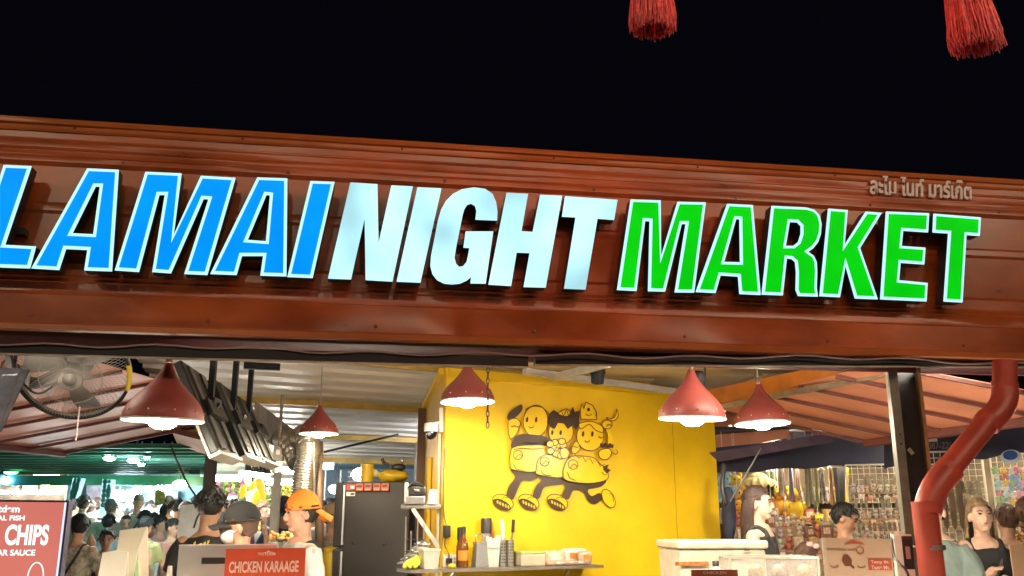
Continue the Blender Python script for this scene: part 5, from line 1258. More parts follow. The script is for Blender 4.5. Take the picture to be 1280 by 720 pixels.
f_ = lambda a, b, d=0: T3((.155 - .25 * a, .128 + .01 * (1 - abs(a - .5)) + d, 1.20 + .13 * b + .03 * a))
text_on('shirt_print', 'Lau', lambda a, b, d=0: T3((.02 - .13 * a, .140 + d - .0 * a, 1.335 + .075 * b + .045 * a)), mat('yellow_print', (.75, .52, .03), .6), p3, .02, .004, .35)
# right hand customers and vendors
person('long haired blonde woman in black top holding her dark bag strap', 1222, 621.5, 6.5, -14, 'b', ('long', 'bl'), blk, 'tank', ('chest', 'phone'), 6, -4, .02, True, strap=(mat('grey_bag_strap', (.10, .10, .10), .6), 1))
person('person in sage shirt with crossed arms half hidden by the downpipe', 1162, 618, 6.2, -22, 'b', ('short', 'br'), teal, 'short', ('crossed', 'crossed'), -20, 0, .0, True)
person('brown haired girl with hair bun and brown shirt, turned to the flower board', 1255, 633, 7.2, 150, 'a', ('bun', 'br'), fabric('brown', (.07, .045, .03)), 'short', ('bent', 'bent'), 30, 12)
person('person with reddish face entering beside the flower clip board', 1288, 622, 6.6, 40, 'b', ('short', 'br'), whiteT, 'short', ('down', 'down'), 20, 0)
person('woman with red brown hair and black top by the plush toys', 944, 607.5, 7.0, 62, 'b', ('long', 'rd'), blk, 'tank', ('down', 'bent'), 0, 0, .015, True)
person('young vendor in navy shirt looking down before the wire shelves', 1052, 631, 7.5, 62, 'a', ('short', 'k'), navyT, 'short', ('counter', 'counter'), 0, 22)
person('child with brown hair behind the acrylic display case', 1008, 682, 7.2, 60, 'b', ('long', 'br'), pinkT, 'short', ('down', 'down'), 0, 15, 0, False, None, None, False, None, None) if False else None
c_, _, HC_ = person('small girl with brown hair and pink bow behind the acrylic case', 1006, 681, 7.3, 100, 'b', ('long', 'br'), pinkT, 'short', ('bent', 'bent'), 0, 16, seat=.62)
m_ = MB(); 
for q in (-.028, .028): m_.ball(HC_((-.06 + q * .3, -.0 + q, .115)), (.03, .02, .022), 10, 6)
m_.build('hair_bow', mat('pink_bow', (.75, .45, .45), .6), c_, True)
# diners and shoppers at the far left
GL = 'shoppers and diners beyond the counter'
person('man in floral beige shirt with black sling strap, seen from behind', 100, 644, 8.6, 172, 'a', ('short', 'k'), floral, 'short', ('face', 'table'), 30, 8, group=GL, strap=(strapk, -1))
person('man with dark hair facing the street behind the cream menus', 135, 662.5, 9.2, 10, 'c', ('short', 'k'), navyT, 'short', ('table', 'table'), 10, 6, group=GL)
person('tall man in sand shirt with thin shoulder strap, turned away', 105, 619.5, 14.5, 170, 'b', ('short', 'br'), sand, 'short', ('down', 'down'), 20, 0, group=GL, strap=(strapk, 1))
person('person in pink standing just behind the tall sand shirt man', 113, 625, 15, 200, 'b', ('short', 'br'), pinkT, 'tank', ('down', 'down'), 0, 0, group=GL)
person('man in white shirt before the tall lit menu sign, turned away', 139.5, 625, 14.2, 178, 'a', ('short', 'gr'), whiteT, 'short', ('bent', 'bent'), 0, 10, group=GL)
person('grey haired man in pale shirt with slanting bag strap', 173.5, 617, 14.4, 176, 'b', ('bald', 'gr'), whiteT, 'short', ('bent', 'bent'), 10, 5, group=GL, strap=(mat('brown_strap', (.12, .08, .06), .7), -1))
person('woman with dark ponytail in white top at the far counters', 210, 621, 14.6, 150, 'a', ('pony', 'k'), whiteT, 'short', ('bent', 'bent'), 30, 6, group=GL)
person('person in blue shirt behind the ponytail woman', 222, 624, 15, 165, 'a', ('short', 'k'), blueT, 'short', ('down', 'down'), 0, 0, group=GL)
person('man in pale blue shirt sitting with his back to the street', 136.5, 644, 12.6, 165, 'a', ('short', 'k'), blueT, 'short', ('table', 'table'), 10, 8, group=GL)
person('balding man in dark shirt looking down at the table', 158, 643.5, 12.8, 30, 'b', ('bald', 'br'), blk, 'short', ('table', 'table'), 0, 20, group=GL)
person('man in pink shirt sitting beyond the table', 181.5, 638.5, 13.4, 160, 'a', ('short', 'k'), pinkT, 'short', ('table', 'table'), 0, 8, group=GL)
person('black haired person in olive shirt with bowed head', 182, 647.5, 11.0, 175, 'a', ('short', 'k'), olive, 'short', ('table', 'table'), -20, 20, group=GL)
person('dark haired woman in dusty pink leaning on the table', 201, 645.5, 12.4, 60, 'a', ('short', 'k'), pinkT, 'short', ('table', 'face'), 20, 14, group=GL)
person('dark haired diner at the table end beside the glass screen', 216, 649.5, 11.6, 70, 'a', ('short', 'k'), pinkT, 'short', ('table', 'table'), 0, 12, group=GL)
person('dark haired diner seated behind the leaning dusty pink woman', 193, 641.5, 13.8, 20, 'b', ('short', 'br'), greyT, 'short', ('table', 'table'), 0, 10, group=GL)
person('shopper in beige cap behind the orange cap man', 416, 632.5, 8.6, 55, 'a', ('short', 'br'), floral, 'short', ('bent', 'bent'), 0, 8, group=GL, cap=(fabric('beige_cap', (.48, .32, .18)), False))
person('shopper with pale face seen between the duct and the fridge', 401, 627, 10.5, 20, 'b', ('short', 'k'), greyT, 'short', ('down', 'down'), 0, 0, group=GL)
person('black haired shopper near the rear lit window', 414, 624, 11.3, 150, 'a', ('short', 'k'), navyT, 'short', ('down', 'down'), 0, 0, group=GL)
person('shopper in navy shirt beside the slim white post', 356, 622, 9.6, 170, 'a', ('short', 'k'), fabric('steel_blue', (.06, .09, .15)), 'short', ('down', 'down'), 0, 0, group=GL)
person('shopper in purple shirt beneath the hanging fruit', 291, 622, 10.5, 30, 'c', ('short', 'k'), fabric('purple', (.12, .05, .11)), 'short', ('down', 'down'), 0, 0, group=GL)
person('shopper in white shirt under the white awning', 328, 628, 10.8, 60, 'b', ('short', 'br'), whiteT, 'short', ('down', 'down'), 0, 0, group=GL)
for i, (px, py, yy, fd, sh_, lab) in enumerate(((93, 624, 15.6, 150, greyT, 'shopper in grey beside the slanted cyan sign'), (122, 623, 16.0, 185, navyT, 'shopper in navy between the two cyan signs'), (152, 627, 15.4, 20, whiteT, 'shopper in white facing the street under the dome lamps'), (162, 630, 15.0, 190, olive, 'shopper in olive under the dome lamp'), (189, 626, 15.8, 30, sand, 'shopper in sand before the pale teal panel'), (232, 628, 14.8, 160, pinkT, 'shopper in dusty pink behind the glass screen'), (244, 622, 15.2, 200, whiteT, 'shopper in white beyond the dark post'))):
    person(lab, px, py, yy, fd, 'ab'[i % 2], ('short', ('k', 'br', 'k', 'gr')[i % 4]), sh_, 'short', ('down', 'bent'), 0, 5, group=GL)
# ================================================================== right hand gift stall
wire_w = mat('white_wire', (.72, .68, .58), .4, var=.05)
navy_m = mat('navy_canvas', (.018, .018, .05), .7, var=.25, scale=5, bump=.2, bscale=20)
gsx = thing('gift_stall', 'gift stall with navy awning, shelves and timber back', 'stall', (2.9, 9.0, 0))
bk = mat('stall_back_cloth', (.30, .22, .14), .8, var=.3, scale=5)
g0 = at(893, 640, 9.6); g1 = at(1130, 640, 9.6); g2 = at(1330, 640, 8.3)
def up(p, z): return Vector((p.x, p.y, z))
MB().poly([up(g0, 0), up(g1, 0), up(g1, 2.35), up(g0, 2.35)], (0, .04, 0)).build('back_wall', bk, gsx)
MB().poly([up(g1, 0), up(g2, 0), up(g2, 2.35), up(g1, 2.35)], (0, .04, 0)).build('back_wall', bk, gsx)
MB().poly([up(g0, 2.36), up(g1, 2.36), up(g2, 2.36), up(at(1330, 560, 6.9), 2.36), up(at(1100, 560, 8.3), 2.36), up(at(893, 560, 8.45), 2.36)], (0, 0, .03)).build('roof', navy_m, gsx)
rng = random.Random(11)
def valance(pts_t, pts_b, name='valance'):
    mb = MB(); n = 16; vs_ = []
    for i in range(n + 1):
        t = i / n; k = t * (len(pts_t) - 1); j = min(int(k), len(pts_t) - 2); q = k - j
        a = pts_t[j].lerp(pts_t[j + 1], q); b = pts_b[j].lerp(pts_b[j + 1], q); w = .02 * math.sin(i * 2.3)
        vs_ += [a, a.lerp(b, .5) + Vector((0, w, 0)), b + Vector((0, -w, .012 * math.sin(i * 1.7)))]
    mb.add(vs_, [(3 * i + r_, 3 * i + 3 + r_, 3 * i + 4 + r_, 3 * i + 1 + r_) for i in range(n) for r_ in (0, 1)])
    return mb.build(name, navy_m, gsx, True)
valance([at(890, 560, 8.5), at(1040, 545, 8.5), at(1125, 545, 8.4)], [at(890, 592, 8.5), at(1040, 583, 8.5), at(1125, 583, 8.4)])
v2 = valance([at(1105, 546, 8.0), at(1200, 538, 7.6), at(1330, 518, 6.9)], [at(1105, 586, 8.0), at(1200, 577, 7.6), at(1330, 558, 6.9)])
text_on('phone_number', '087-221-8', lambda a, b, d=0: at(1160 + 38 * a, 562 - 1.5 * a - 9 * b, 7.55), mat('grey_print', (.20, .19, .22), .7), gsx, .02)
rbox('name_plate', white_p, gsx, at(1161, 550, 7.6), (.14, .02, .03), 0, .008)
MB().poly([at(886, 566, 8.2), at(1040, 541, 8.0), at(1042, 552, 8.0), at(900, 577, 8.2)], (0, .05, 0)).build('purple_fold', mat('purple_canvas', (.07, .035, .07), .7, var=.3), gsx)
# batten lamps tucked under the awning
def batten(name, label, a, b, s_, w=.03, col=(1, .86, .62), grp='tube lamps under the gift stall awning'):
    t = thing(name, label, 'lamp', tuple((Vector(a) + Vector(b)) / 2), grp)
    MB().bar(a, b, w, w * .8).build('tube', emat('tube_glow_%d_%d' % (s_, int(col[2] * 100)), col, s_), t)
    MB().bar(Vector(a) + Vector((0, 0, w * .8)), Vector(b) + Vector((0, 0, w * .8)), w * 1.5, w * .6).build('housing', white_p, t)
    return t
batten('tube_lamp', 'warm tube lamp under the awning before the hanging clothes', Vector((at(915, 0, 8.7).x, 8.75, 2.14)), Vector((at(1040, 0, 8.7).x + .0, 8.75, 2.14)), 42)
batten('tube_lamp', 'warm tube lamp under the awning before the wire shelves', Vector((3.5, 7.95, 2.14)), Vector((4.5, 7.65, 2.14)), 50)
batten('tube_lamp', 'warm tube lamp under the awning above the flower clips', Vector((4.0, 7.3, 2.12)), Vector((4.9, 7.0, 2.12)), 40)
# shelves
shelf_m = mat('pale_timber_shelf', (.42, .30, .18), .6, var=.2)
for z in (.75, 1.05, 1.30, 1.52, 1.73): MB().bar(up(g0 + Vector((.05, -.12, 0)), z), up(g1 + Vector((-.05, -.12, 0)), z), .22, .02, (0, 0, 1)).build('shelf', shelf_m, gsx)
MB().box((at(985, 0, 8.4).x, 8.35, .93), (1.75, .5, .04)).build('front_table', shelf_m, gsx)
for dx in (-.8, .8):
    for dy in (-.2, .2): MB().bar((at(985, 0, 8.4).x + dx, 8.35 + dy, 0), (at(985, 0, 8.4).x + dx, 8.35 + dy, .92), .05, .05, (0, 1, 0)).build('table_leg', shelf_m, gsx)
tx = at(985, 0, 8.4).x
MB().bar(at(1050, 585, 8.9), Vector((at(1050, 585, 8.9).x, 8.9, 0)), .10, .10, (0, 1, 0)).build('dark_upright', black_m, gsx)
MB().bar(at(1058.5, 583, 8.8), at(1058.5, 634, 8.8), .022, .022, (0, 1, 0)).build('yellow_upright', yp, gsx)
# trinkets on the shelves and the table
PAL = [(.62, .50, .36), (.55, .22, .14), (.70, .62, .52), (.62, .40, .15), (.30, .16, .12), (.58, .48, .50), (.45, .50, .40), (.72, .56, .42), (.50, .14, .10), (.34, .30, .36)]
CN = ['tan', 'brick red', 'cream', 'ochre', 'dark brown', 'mauve', 'sage', 'peach', 'red', 'slate']
tm_ = [mat('trinket_%d' % i, c, .5, var=.3, scale=40) for i, c in enumerate(PAL)]
def box_mesh(nm, parts):
    mb = MB()
    for c, sz in parts: mb.box(c, sz)
    return mb.mesh(nm)
def fig_mesh():
    mb = MB(); mb.ball((0, 0, .03), (.024, .022, .032), 10, 6); mb.ball((0, 0, .078), (.024, .022, .022), 10, 6)
    for s_ in (-1, 1): mb.ball((s_ * .018, 0, .098), (.009, .007, .011), 6, 4); mb.ball((s_ * .026, -.008, .04), (.010, .010, .014), 6, 4)
    return mb.mesh('figurine', True)
def carton_mesh():
    me = MB().box((0, 0, .05), (.075, .05, .10)).mesh('carton'); bevel_mesh(me, .004, 1); return me
fig0, car0 = fig_mesh(), carton_mesh()
figs = []; cars = []
for i, m in enumerate(tm_):
    a = fig0.copy(); a.materials.append(m); figs.append(a); b = car0.copy(); b.materials.append(m); cars.append(b)
lblm = box_mesh('carton_label', [((0, -.0265, .055), (.05, .003, .045))]); lblm.materials.append(mat('carton_label_print', (.72, .64, .5), .5, var=.5, scale=60, dirt=(.5, .2, .15)))
def trinket(p, kind, i, sc, where):
    if kind == 'f':
        o = bpy.data.objects.new('figurine', figs[i]); lab, cat, g = 'small %s rounded figurine on the gift stall %s' % (CN[i], where), 'figurine', 'figurines on the gift stall ' + where
    else:
        o = bpy.data.objects.new('gift_box', cars[i]); lab, cat, g = 'small %s gift box on the gift stall %s' % (CN[i], where), 'box', 'gift boxes on the gift stall ' + where
    COL.objects.link(o); o.location = p; o.scale = (sc,) * 3; o.rotation_euler.z = rng.uniform(-.5, .5); tag(o, lab, cat, g)
    if kind != 'f':
        l = bpy.data.objects.new('label', lblm); COL.objects.link(l); l.parent = o
for z in (1.06, 1.31, 1.53, 1.74):
    x = g0.x + .08
    while x < g1.x - .1:
        trinket((x, 9.47 + rng.uniform(-.05, .04), z), rng.choice('fbb'), rng.randrange(10), rng.uniform(.9, 1.5), 'back shelf'); x += rng.uniform(.07, .11)
for row in range(5):
    x = tx - .82
    while x < tx + .84:
        trinket((x, 8.16 + row * .1 + rng.uniform(-.03, .03), 1.09 + row * .10), rng.choice('fbbf'), rng.randrange(10), rng.uniform(.75, 1.25), 'front table'); x += rng.uniform(.06, .095)
for row in range(5): MB().box((tx, 8.16 + row * .1, .95 + (.14 + row * .10) / 2), (1.7, .098, .14 + row * .10)).build('display_step', shelf_m, gsx)
# hanging clothes
def garment(px0, px1, py0, py1, Y, m, label, kind='scarf'):
    a, b = at(px0, py0, Y), at(px1, py1, Y); w = b.x - a.x; h = a.z - b.z; cx = (a.x + b.x) / 2
    t = thing('hanging_garment', label, 'garment', (cx, Y, b.z), 'garments hanging under the gift stall awning')
    n = 14; vs_ = []; rows_ = 9
    for r_ in range(rows_ + 1):
        q = r_ / rows_; ww = w * (.72 + .28 * q) if kind == 'scarf' else w * (.9 + .2 * abs(q - .4))
        for i in range(n + 1):
            u = i / n - .5; vs_.append(Vector((cx + u * ww, Y + .03 * math.sin(u * 16 + r_ * .15) * (.4 + q), a.z - h * q + .015 * math.sin(u * 9) * q)))
    fs = [(r_ * (n + 1) + i, r_ * (n + 1) + i + 1, (r_ + 1) * (n + 1) + i + 1, (r_ + 1) * (n + 1) + i) for r_ in range(rows_) for i in range(n)]
    MB().add(vs_, fs).build('cloth', m, t, True)
    MB().tube([Vector((cx - w * .42, Y, a.z + .004)), Vector((cx, Y, a.z + .03)), Vector((cx + w * .42, Y, a.z + .004))], .006, 6).build('hanger', wire_w, t)
    MB().tube([Vector((cx, Y, a.z + .025)), Vector((cx, Y, 2.36))], .004, 5).build('hook', wire_w, t)
spotted = mat('spotted_cloth', (.60, .56, .50), .8, var=.6, scale=22, dirt=(.03, .03, .03))
for args in ((971, 984, 586, 618, 8.75, fabric('ecru', (.52, .44, .34), var=.3, scale=25), 'ecru patterned shawl hanging by the green curtain'), (984, 994, 584, 626, 8.7, fabric('lilac', (.36, .28, .40)), 'lilac scarf hanging next to the ecru shawl'), (992, 1003, 584, 624, 8.8, fabric('rose_beige', (.48, .34, .30)), 'rose beige trousers hanging next to the lilac scarf'), (1003, 1020, 581, 632, 8.65, fabric('khaki', (.42, .38, .24)), 'wide khaki trousers hanging in the middle of the clothes'), (1017, 1024, 583, 632, 8.6, fabric('lime_grey', (.42, .45, .20)), 'narrow lime grey scarf overlapping the khaki trousers'), (1021, 1035, 588, 628, 8.7, spotted, 'black and white spotted cloth hanging beside the khaki trousers'), (1034, 1044, 586, 630, 8.75, fabric('apricot', (.55, .36, .20), var=.3), 'apricot cloth hanging at the dark upright'), (957, 970, 590, 622, 8.85, fabric('moss', (.14, .20, .07), var=.4, scale=20), 'moss green curtain beside the pale ruffled hat')):
    garment(*args)
rf = thing('ruffled_hat', 'pale yellow ruffled sun hat hanging above the red haired woman', 'hat', tuple(at(948, 604, 8.85)))
mb = MB(); c = at(948, 604, 8.85); vs_ = []; n = 60
for i in range(n):
    a = 2 * math.pi * i / n; k = 1 + .10 * math.sin(a * 14)
    vs_ += [c + Vector((.09 * math.cos(a), .09 * math.sin(a), .055)), c + Vector((.15 * k * math.cos(a), .13 * k * math.sin(a), .02)), c + Vector((.165 * k * math.cos(a), .15 * k * math.sin(a), -.03 + .015 * math.sin(a * 14)))]
mb.add(vs_, [(3 * i + r_, 3 * ((i + 1) % n) + r_, 3 * ((i + 1) % n) + r_ + 1, 3 * i + r_ + 1) for i in range(n) for r_ in (0, 1)]); mb.build('brim', fabric('pale_yellow', (.66, .54, .26)), rf, True)
MB().ball(c + Vector((0, 0, .05)), (.092, .092, .05), 16, 8).build('crown', fabric('pale_yellow', (.66, .54, .26)), rf, True)
MB().tube([c + Vector((0, 0, .09)), Vector((c.x, c.y, 2.36))], .004, 5).build('string', white_p, rf)
# plush toys (plain animals)
def plush(px, py, Y, s_, m, label, ear='round', hang=True):
    c = at(px, py, Y); t = thing('plush_toy', label, 'plush toy', tuple(c), 'plush toys on the gift stall')
    MB().ball(c, (.075 * s_, .065 * s_, .085 * s_), 16, 10).build('body', m, t, True); MB().ball(c + Vector((0, -.01, .12 * s_)), (.065 * s_, .06 * s_, .058 * s_), 16, 10).build('head', m, t, True)
    for sd_ in (-1, 1):
        MB().ball(c + Vector((sd_ * .05 * s_, 0, .172 * s_)), (.022 * s_, .014 * s_, (.026 if ear == 'round' else .05) * s_), 10, 6).build('ear', m, t, True)
        MB().ball(c + Vector((sd_ * .075 * s_, -.03 * s_, .03 * s_)), (.028 * s_, .024 * s_, .036 * s_), 10, 6).build('arm', m, t, True)
        MB().ball(c + Vector((sd_ * .045 * s_, -.055 * s_, -.075 * s_)), (.032 * s_, .036 * s_, .026 * s_), 10, 6).build('leg', m, t, True)
        MB().ball(c + Vector((sd_ * .024 * s_, -.064 * s_, .128 * s_)), .008 * s_, 8, 5).build('eye', eye_m, t, True)
    if hang: MB().tube([c + Vector((0, 0, .17 * s_)), Vector((c.x, c.y, 2.36))], .003, 5).build('string', white_p, t)
fy = fabric('plush_yellow', (.80, .52, .03)); fb = fabric('plush_blue', (.22, .42, .60)); fw2 = fabric('plush_white', (.66, .60, .54)); ft = fabric('plush_tan', (.52, .32, .12)); fo = fabric('plush_orange', (.72, .34, .04)); fr3 = fabric('plush_red', (.55, .10, .05))
plush(905.5, 616, 8.60, 0.96, fb, 'pale blue plush toy at the yellow wall edge'); plush(920, 616, 8.80, 0.96, fy, 'yellow plush toy next to the pale blue plush')
plush(920, 634, 8.75, 1.02, ft, 'tan plush toy below the yellow plush by the wall'); plush(923, 648, 8.70, 0.96, fo, 'orange plush toy at the shoulder of the red haired woman')
plush(974, 633, 8.90, 0.96, fo, 'round orange plush toy behind the red haired woman'); plush(994, 637, 8.85, 1.12, fy, 'bright yellow plush toy hanging under the clothes')
plush(966, 661, 8.80, 0.96, fw2, 'white plush toy beside the red haired woman', 'round'); plush(972, 648, 8.95, 0.86, fw2, 'white plush toy under the orange plush'); plush(1024, 662, 8.90, 0.75, fy, 'small yellow plush toy by the young vendor', 'round'); plush(984, 674, 8.70, 0.80, fr3, 'red plush toy in front of the cartons'); plush(984, 652, 9.05, 0.86, fabric('plush_pink', (.6, .36, .32)), 'pink plush toy between the white and yellow plush')
# wire grids with hanging cards
def grid(name, label, A, B, z0, z1, step, par_items=None):
    "upright wire panel between ground points A and B"
    A, B = Vector(A), Vector(B); e = (B - A); L = e.length; e.normalize(); t = thing(name, label, 'wire grid', (A.x, A.y, z0))
    mb = MB(); k = 0.0
    while k <= L + .001: mb.tube([A + e * k + Vector((0, 0, z0)), A + e * k + Vector((0, 0, z1))], .003, 4); k += step
    z = z0
    while z <= z1 + .001: mb.tube([A + Vector((0, -.004, z)), B + Vector((0, -.004, z))], .003, 4); z += step
    w_ = mb.build('wires', wire_w, t); w_['kind'] = 'stuff'
    for a, b in ((A + Vector((0, 0, z0)), A + Vector((0, 0, z1))), (B + Vector((0, 0, z0)), B + Vector((0, 0, z1))), (A + Vector((0, 0, z1)), B + Vector((0, 0, z1))), (A + Vector((0, 0, z0)), B + Vector((0, 0, z0)))): MB().tube([a, b], .008, 6).build('frame', wire_w, t)
    for a in (A, B): MB().tube([a, a + Vector((0, 0, z0))], .010, 6).build('leg', wire_w, t)
    return e, L
G1a, G1b = at(1062, 640, 8.3), at(1150, 640, 8.1)
e1_, L1_ = grid('wire_grid', 'white wire grid hung with dark jewellery beside the yellow upright', (G1a.x, G1a.y, 0), (G1b.x, G1b.y, 0), .9, 2.03, .05)
G2a, G2b = at(1150, 640, 7.7), at(1236, 640, 7.5)
e2_, L2_ = grid('wire_grid', 'white wire grid hung with beige goods behind the blonde woman', (G2a.x, G2a.y, 0), (G2b.x, G2b.y, 0), .9, 2.1, .05)
G3a, G3b = at(1246, 640, 7.4), at(1335, 640, 7.0)
e3_, L3_ = grid('wire_grid', 'white wire grid covered with bright flower hair clips', (G3a.x, G3a.y, 0), (G3b.x, G3b.y, 0), .9, 2.06, .05)
cardm = [mat('jewel_card_%d' % i, c, .5, var=.5, scale=80, dirt=d) for i, (c, d) in enumerate((((.10, .085, .06), (.35, .3, .2)), ((.30, .25, .17), (.05, .04, .03)), ((.50, .44, .34), (.2, .16, .1)), ((.05, .045, .04), (.3, .24, .15))))]
def pend_mesh(m):
    mb = MB(); mb.box((0, 0, -.035), (.028, .004, .07)); mb.ball((0, -.006, -.045), (.008, .006, .010), 6, 4); mb.tube([(0, 0, 0), (0, .004, .012)], .002, 4); me = mb.mesh('card'); me.materials.append(m); return me
pm = [pend_mesh(m) for m in cardm]
def hangers(A, e, L, z0, z1, dx, dz, label, grp, pick, prob=.9, sc=1.0):
    z = z1
    while z > z0:
        x = dx * .5
        while x < L:
            if rng.random() < prob:
                pi_ = pick(); o = bpy.data.objects.new('jewellery_card', pm[pi_]); COL.objects.link(o); o.location = Vector((A.x, A.y, 0)) + e * (x + rng.uniform(-.006, .006)) + Vector((0, -.012, z)); o.rotation_euler = (0, rng.uniform(-.12, .12), math.atan2(e.y, e.x)); o.scale = (sc, 1, sc * rng.uniform(.9, 1.4)); tag(o, ['dark speckled ', 'brown ', 'pale ', 'black '][pi_] + label, 'jewellery', grp)
            x += dx
        z -= dz
hangers(G1a, e1_, L1_, 1.32, 1.93, .042, .10, 'jewellery card hanging on the wire grid beside the yellow upright', 'jewellery cards on the dark grid', lambda: rng.choice((0, 0, 1, 3)))
hangers(G2a, e2_, L2_, 1.32, 1.86, .06, .13, 'trinket card hanging on the wire grid behind the blonde woman', 'trinket cards on the beige grid', lambda: rng.choice((1, 2, 2, 0)), .85, 1.4)
for zz in (1.78, 1.56, 1.36):
    sh_ = MB().bar(Vector((G1a.x, G1a.y - .06, zz)), Vector((G1b.x, G1b.y - .06, zz)), .09, .012); o = sh_.build('grid_shelf', shelf_m, gsx)
    k = .03
    while k < L1_:
        p = Vector((G1a.x, G1a.y - .07, zz + .006)) + e1_ * k; trinket(p, 'f', rng.choice((0, 2, 5, 7)), rng.uniform(.55, .8), 'grid shelves'); k += .055
# dangling belts on grid 2
for i, px in enumerate((1176, 1186, 1196)):
    a = at(px, 590, 7.5); t = thing('leather_belt', 'brown leather belt hanging on the beige grid', 'belt', tuple(a), 'belts on the beige grid')
    MB().poly([a + Vector((-.025, 0, .03)), a + Vector((.025, 0, .03)), a + Vector((.022, 0, -.42)), a + Vector((0, 0, -.46)), a + Vector((-.022, 0, -.42))], (0, .008, 0)).build('strap', mat('belt_brown', (.17, .11, .065), .5, var=.3), t); rbox('buckle', mat('belt_buckle', (.6, .45, .2), .3, .9), t, a + Vector((0, -.006, .02)), (.06, .012, .05), 0, .006)
# flower clips
FC = [(.75, .20, .36), (.30, .46, .72), (.75, .50, .15), (.75, .72, .68), (.80, .42, .52), (.42, .58, .32), (.65, .18, .16), (.48, .68, .70), (.78, .68, .30)]
def flower_mesh(c, i):
    mb = MB()
    for k in range(5):
        a = 2 * math.pi * k / 5; mb.ball((.022 * math.cos(a), 0, .022 * math.sin(a)), (.016, .007, .016), 8, 5)
    mb.ball((0, -.006, 0), (.010, .008, .010), 8, 5); me = mb.mesh('flower_clip', True); me.materials.append(mat('flower_%d' % i, c, .5, var=.1)); return me
fm = [flower_mesh(c, i) for i, c in enumerate(FC)]
z = 1.93
while z > 1.40:
    x = .03
    while x < L3_ * .8:
        fi = rng.randrange(9); o = bpy.data.objects.new('flower_clip', fm[fi]); COL.objects.link(o); o.location = Vector((G3a.x, G3a.y, 0)) + e3_ * (x + rng.uniform(-.012, .012)) + Vector((0, -.014 - rng.random() * .02, z + rng.uniform(-.012, .012))); o.rotation_euler = (rng.uniform(-.3, .3), rng.random() * 6, math.atan2(e3_.y, e3_.x)); s_ = rng.uniform(.55, 1.0); o.scale = (s_,) * 3
        tag(o, ['pink', 'blue', 'orange', 'white', 'rose', 'green', 'red', 'aqua', 'yellow'][fi] + ' flower hair clip on the white wire grid', 'hair clip', 'flower hair clips on the grid'); x += .050
    z -= .046
st_ = thing('stall_sticker', 'blue and white round sticker above the flower clips', 'sticker', tuple(at(1264, 572, 7.15)))
MB().poly([at(1264 + 13 * math.cos(R(a)), 571 + 9 * math.sin(R(a)), 7.12) for a in range(0, 360, 15)], (0, .006, 0)).build('disc', mat('sticker_white', (.6, .7, .75), .4), st_); MB().poly([at(1263 + 9 * math.cos(R(a)), 569 + 6 * math.sin(R(a)), 7.11) for a in range(0, 360, 15)], (0, .004, 0)).build('blue_patch', mat('sticker_blue', (.04, .10, .35), .4), st_)
# support ropes and black bag at the wall edge
tag(MB().tube([at(952, 560, 7.3), at(913, 626, 7.3)], .008, 6).build('guy_rope', dark_p), 'dark guy rope slanting from the lamp to the yellow wall', 'rope')
bgp = thing('black_backpack', 'dark blue backpack hanging at the yellow wall edge', 'backpack', tuple(at(911, 655, 7.6)))
mb = MB().ball(at(911, 645, 7.6), (.06, .07, .24), 16, 12); 
for v in mb.v: v += mnoise.noise_vector(v * 9) * .02
mb.build('bag', fabric('bag_navy', (.02, .025, .05), var=.4, scale=12), bgp, True); MB().tube(smooth_path([at(905, 580, 7.6), at(903, 610, 7.55), at(908, 630, 7.55)]), .02, 8).build('strap', dark_p, bgp, True)
# ================================================================== far left market: green ceiling, shops, lamps
green_m = mat('green_tarpaulin', (.05, .30, .17), .42, var=.2, scale=3, rvar=.1, stretch=(.6, 3, 1))
gc = thing('green_canopy', 'flat green canopy of the food court beyond the terracotta awning', 'canopy', tuple(at(120, 575, 10)))
zc_ = 2.26
X = lambda px, Y: (px - 640) / FPX * Y / .97
for k in range(12):
    ya, yb = 9.0 + k * .49, 9.0 + (k + 1) * .49
    MB().poly([Vector((X(-260, ya), ya, zc_ - .0 * k)), Vector((X(300, ya) - .0, ya, zc_)), Vector((X(300, yb), yb - .02, zc_)), Vector((X(-260, yb), yb - .02, zc_))], (0, 0, .02)).build('strip', green_m, gc)
    MB().bar(Vector((X(-260, ya), ya, zc_ - .012)), Vector((X(300, ya), ya, zc_ - .012)), .03, .025).build('seam_bar', mat('green_bar', (.03, .13, .08), .45), gc)
MB().bar(Vector((X(-260, 14.9), 14.85, zc_ - .09)), Vector((X(300, 14.9), 14.85, zc_ - .09)), .05, .16).build('edge_beam', mat('green_beam', (.06, .26, .15), .4), gc)
def downlight(px, py, col, s_, label, r_=.06):
    d = ray(px, py); k = (zc_ - .015 - EYE) / d.z; c = CAM + d * k; t = thing('downlight', label, 'lamp', tuple(c), 'downlights in the green canopy')
    MB().lathe([(r_ * 1.4, .0), (r_ * 1.35, -.02), (r_, -.025)], c, 16).build('ring', black_m, t); MB().ball(c + Vector((0, 0, -.03)), (r_, r_, .025), 14, 6).build('lens', emat('downlight_%d' % int(s_ * 10 + col[0] * 7), col, s_), t, True)
cy_ = (.62, .97, 1.0)
downlight(137, 569.5, cy_, 170, 'cyan downlight in the green canopy nearest the terracotta awning'); downlight(167, 572.5, cy_, 170, 'cyan downlight in the green canopy next to the bright one'); downlight(177, 577, cy_, 40, 'small cyan downlight deeper in the green canopy', .04); downlight(14, 588, (.05, 1.0, .3), 16, 'green downlight at the rim of the green canopy', .09); downlight(184, 568, cy_, 30, 'small cyan downlight beside the lamp', .03)
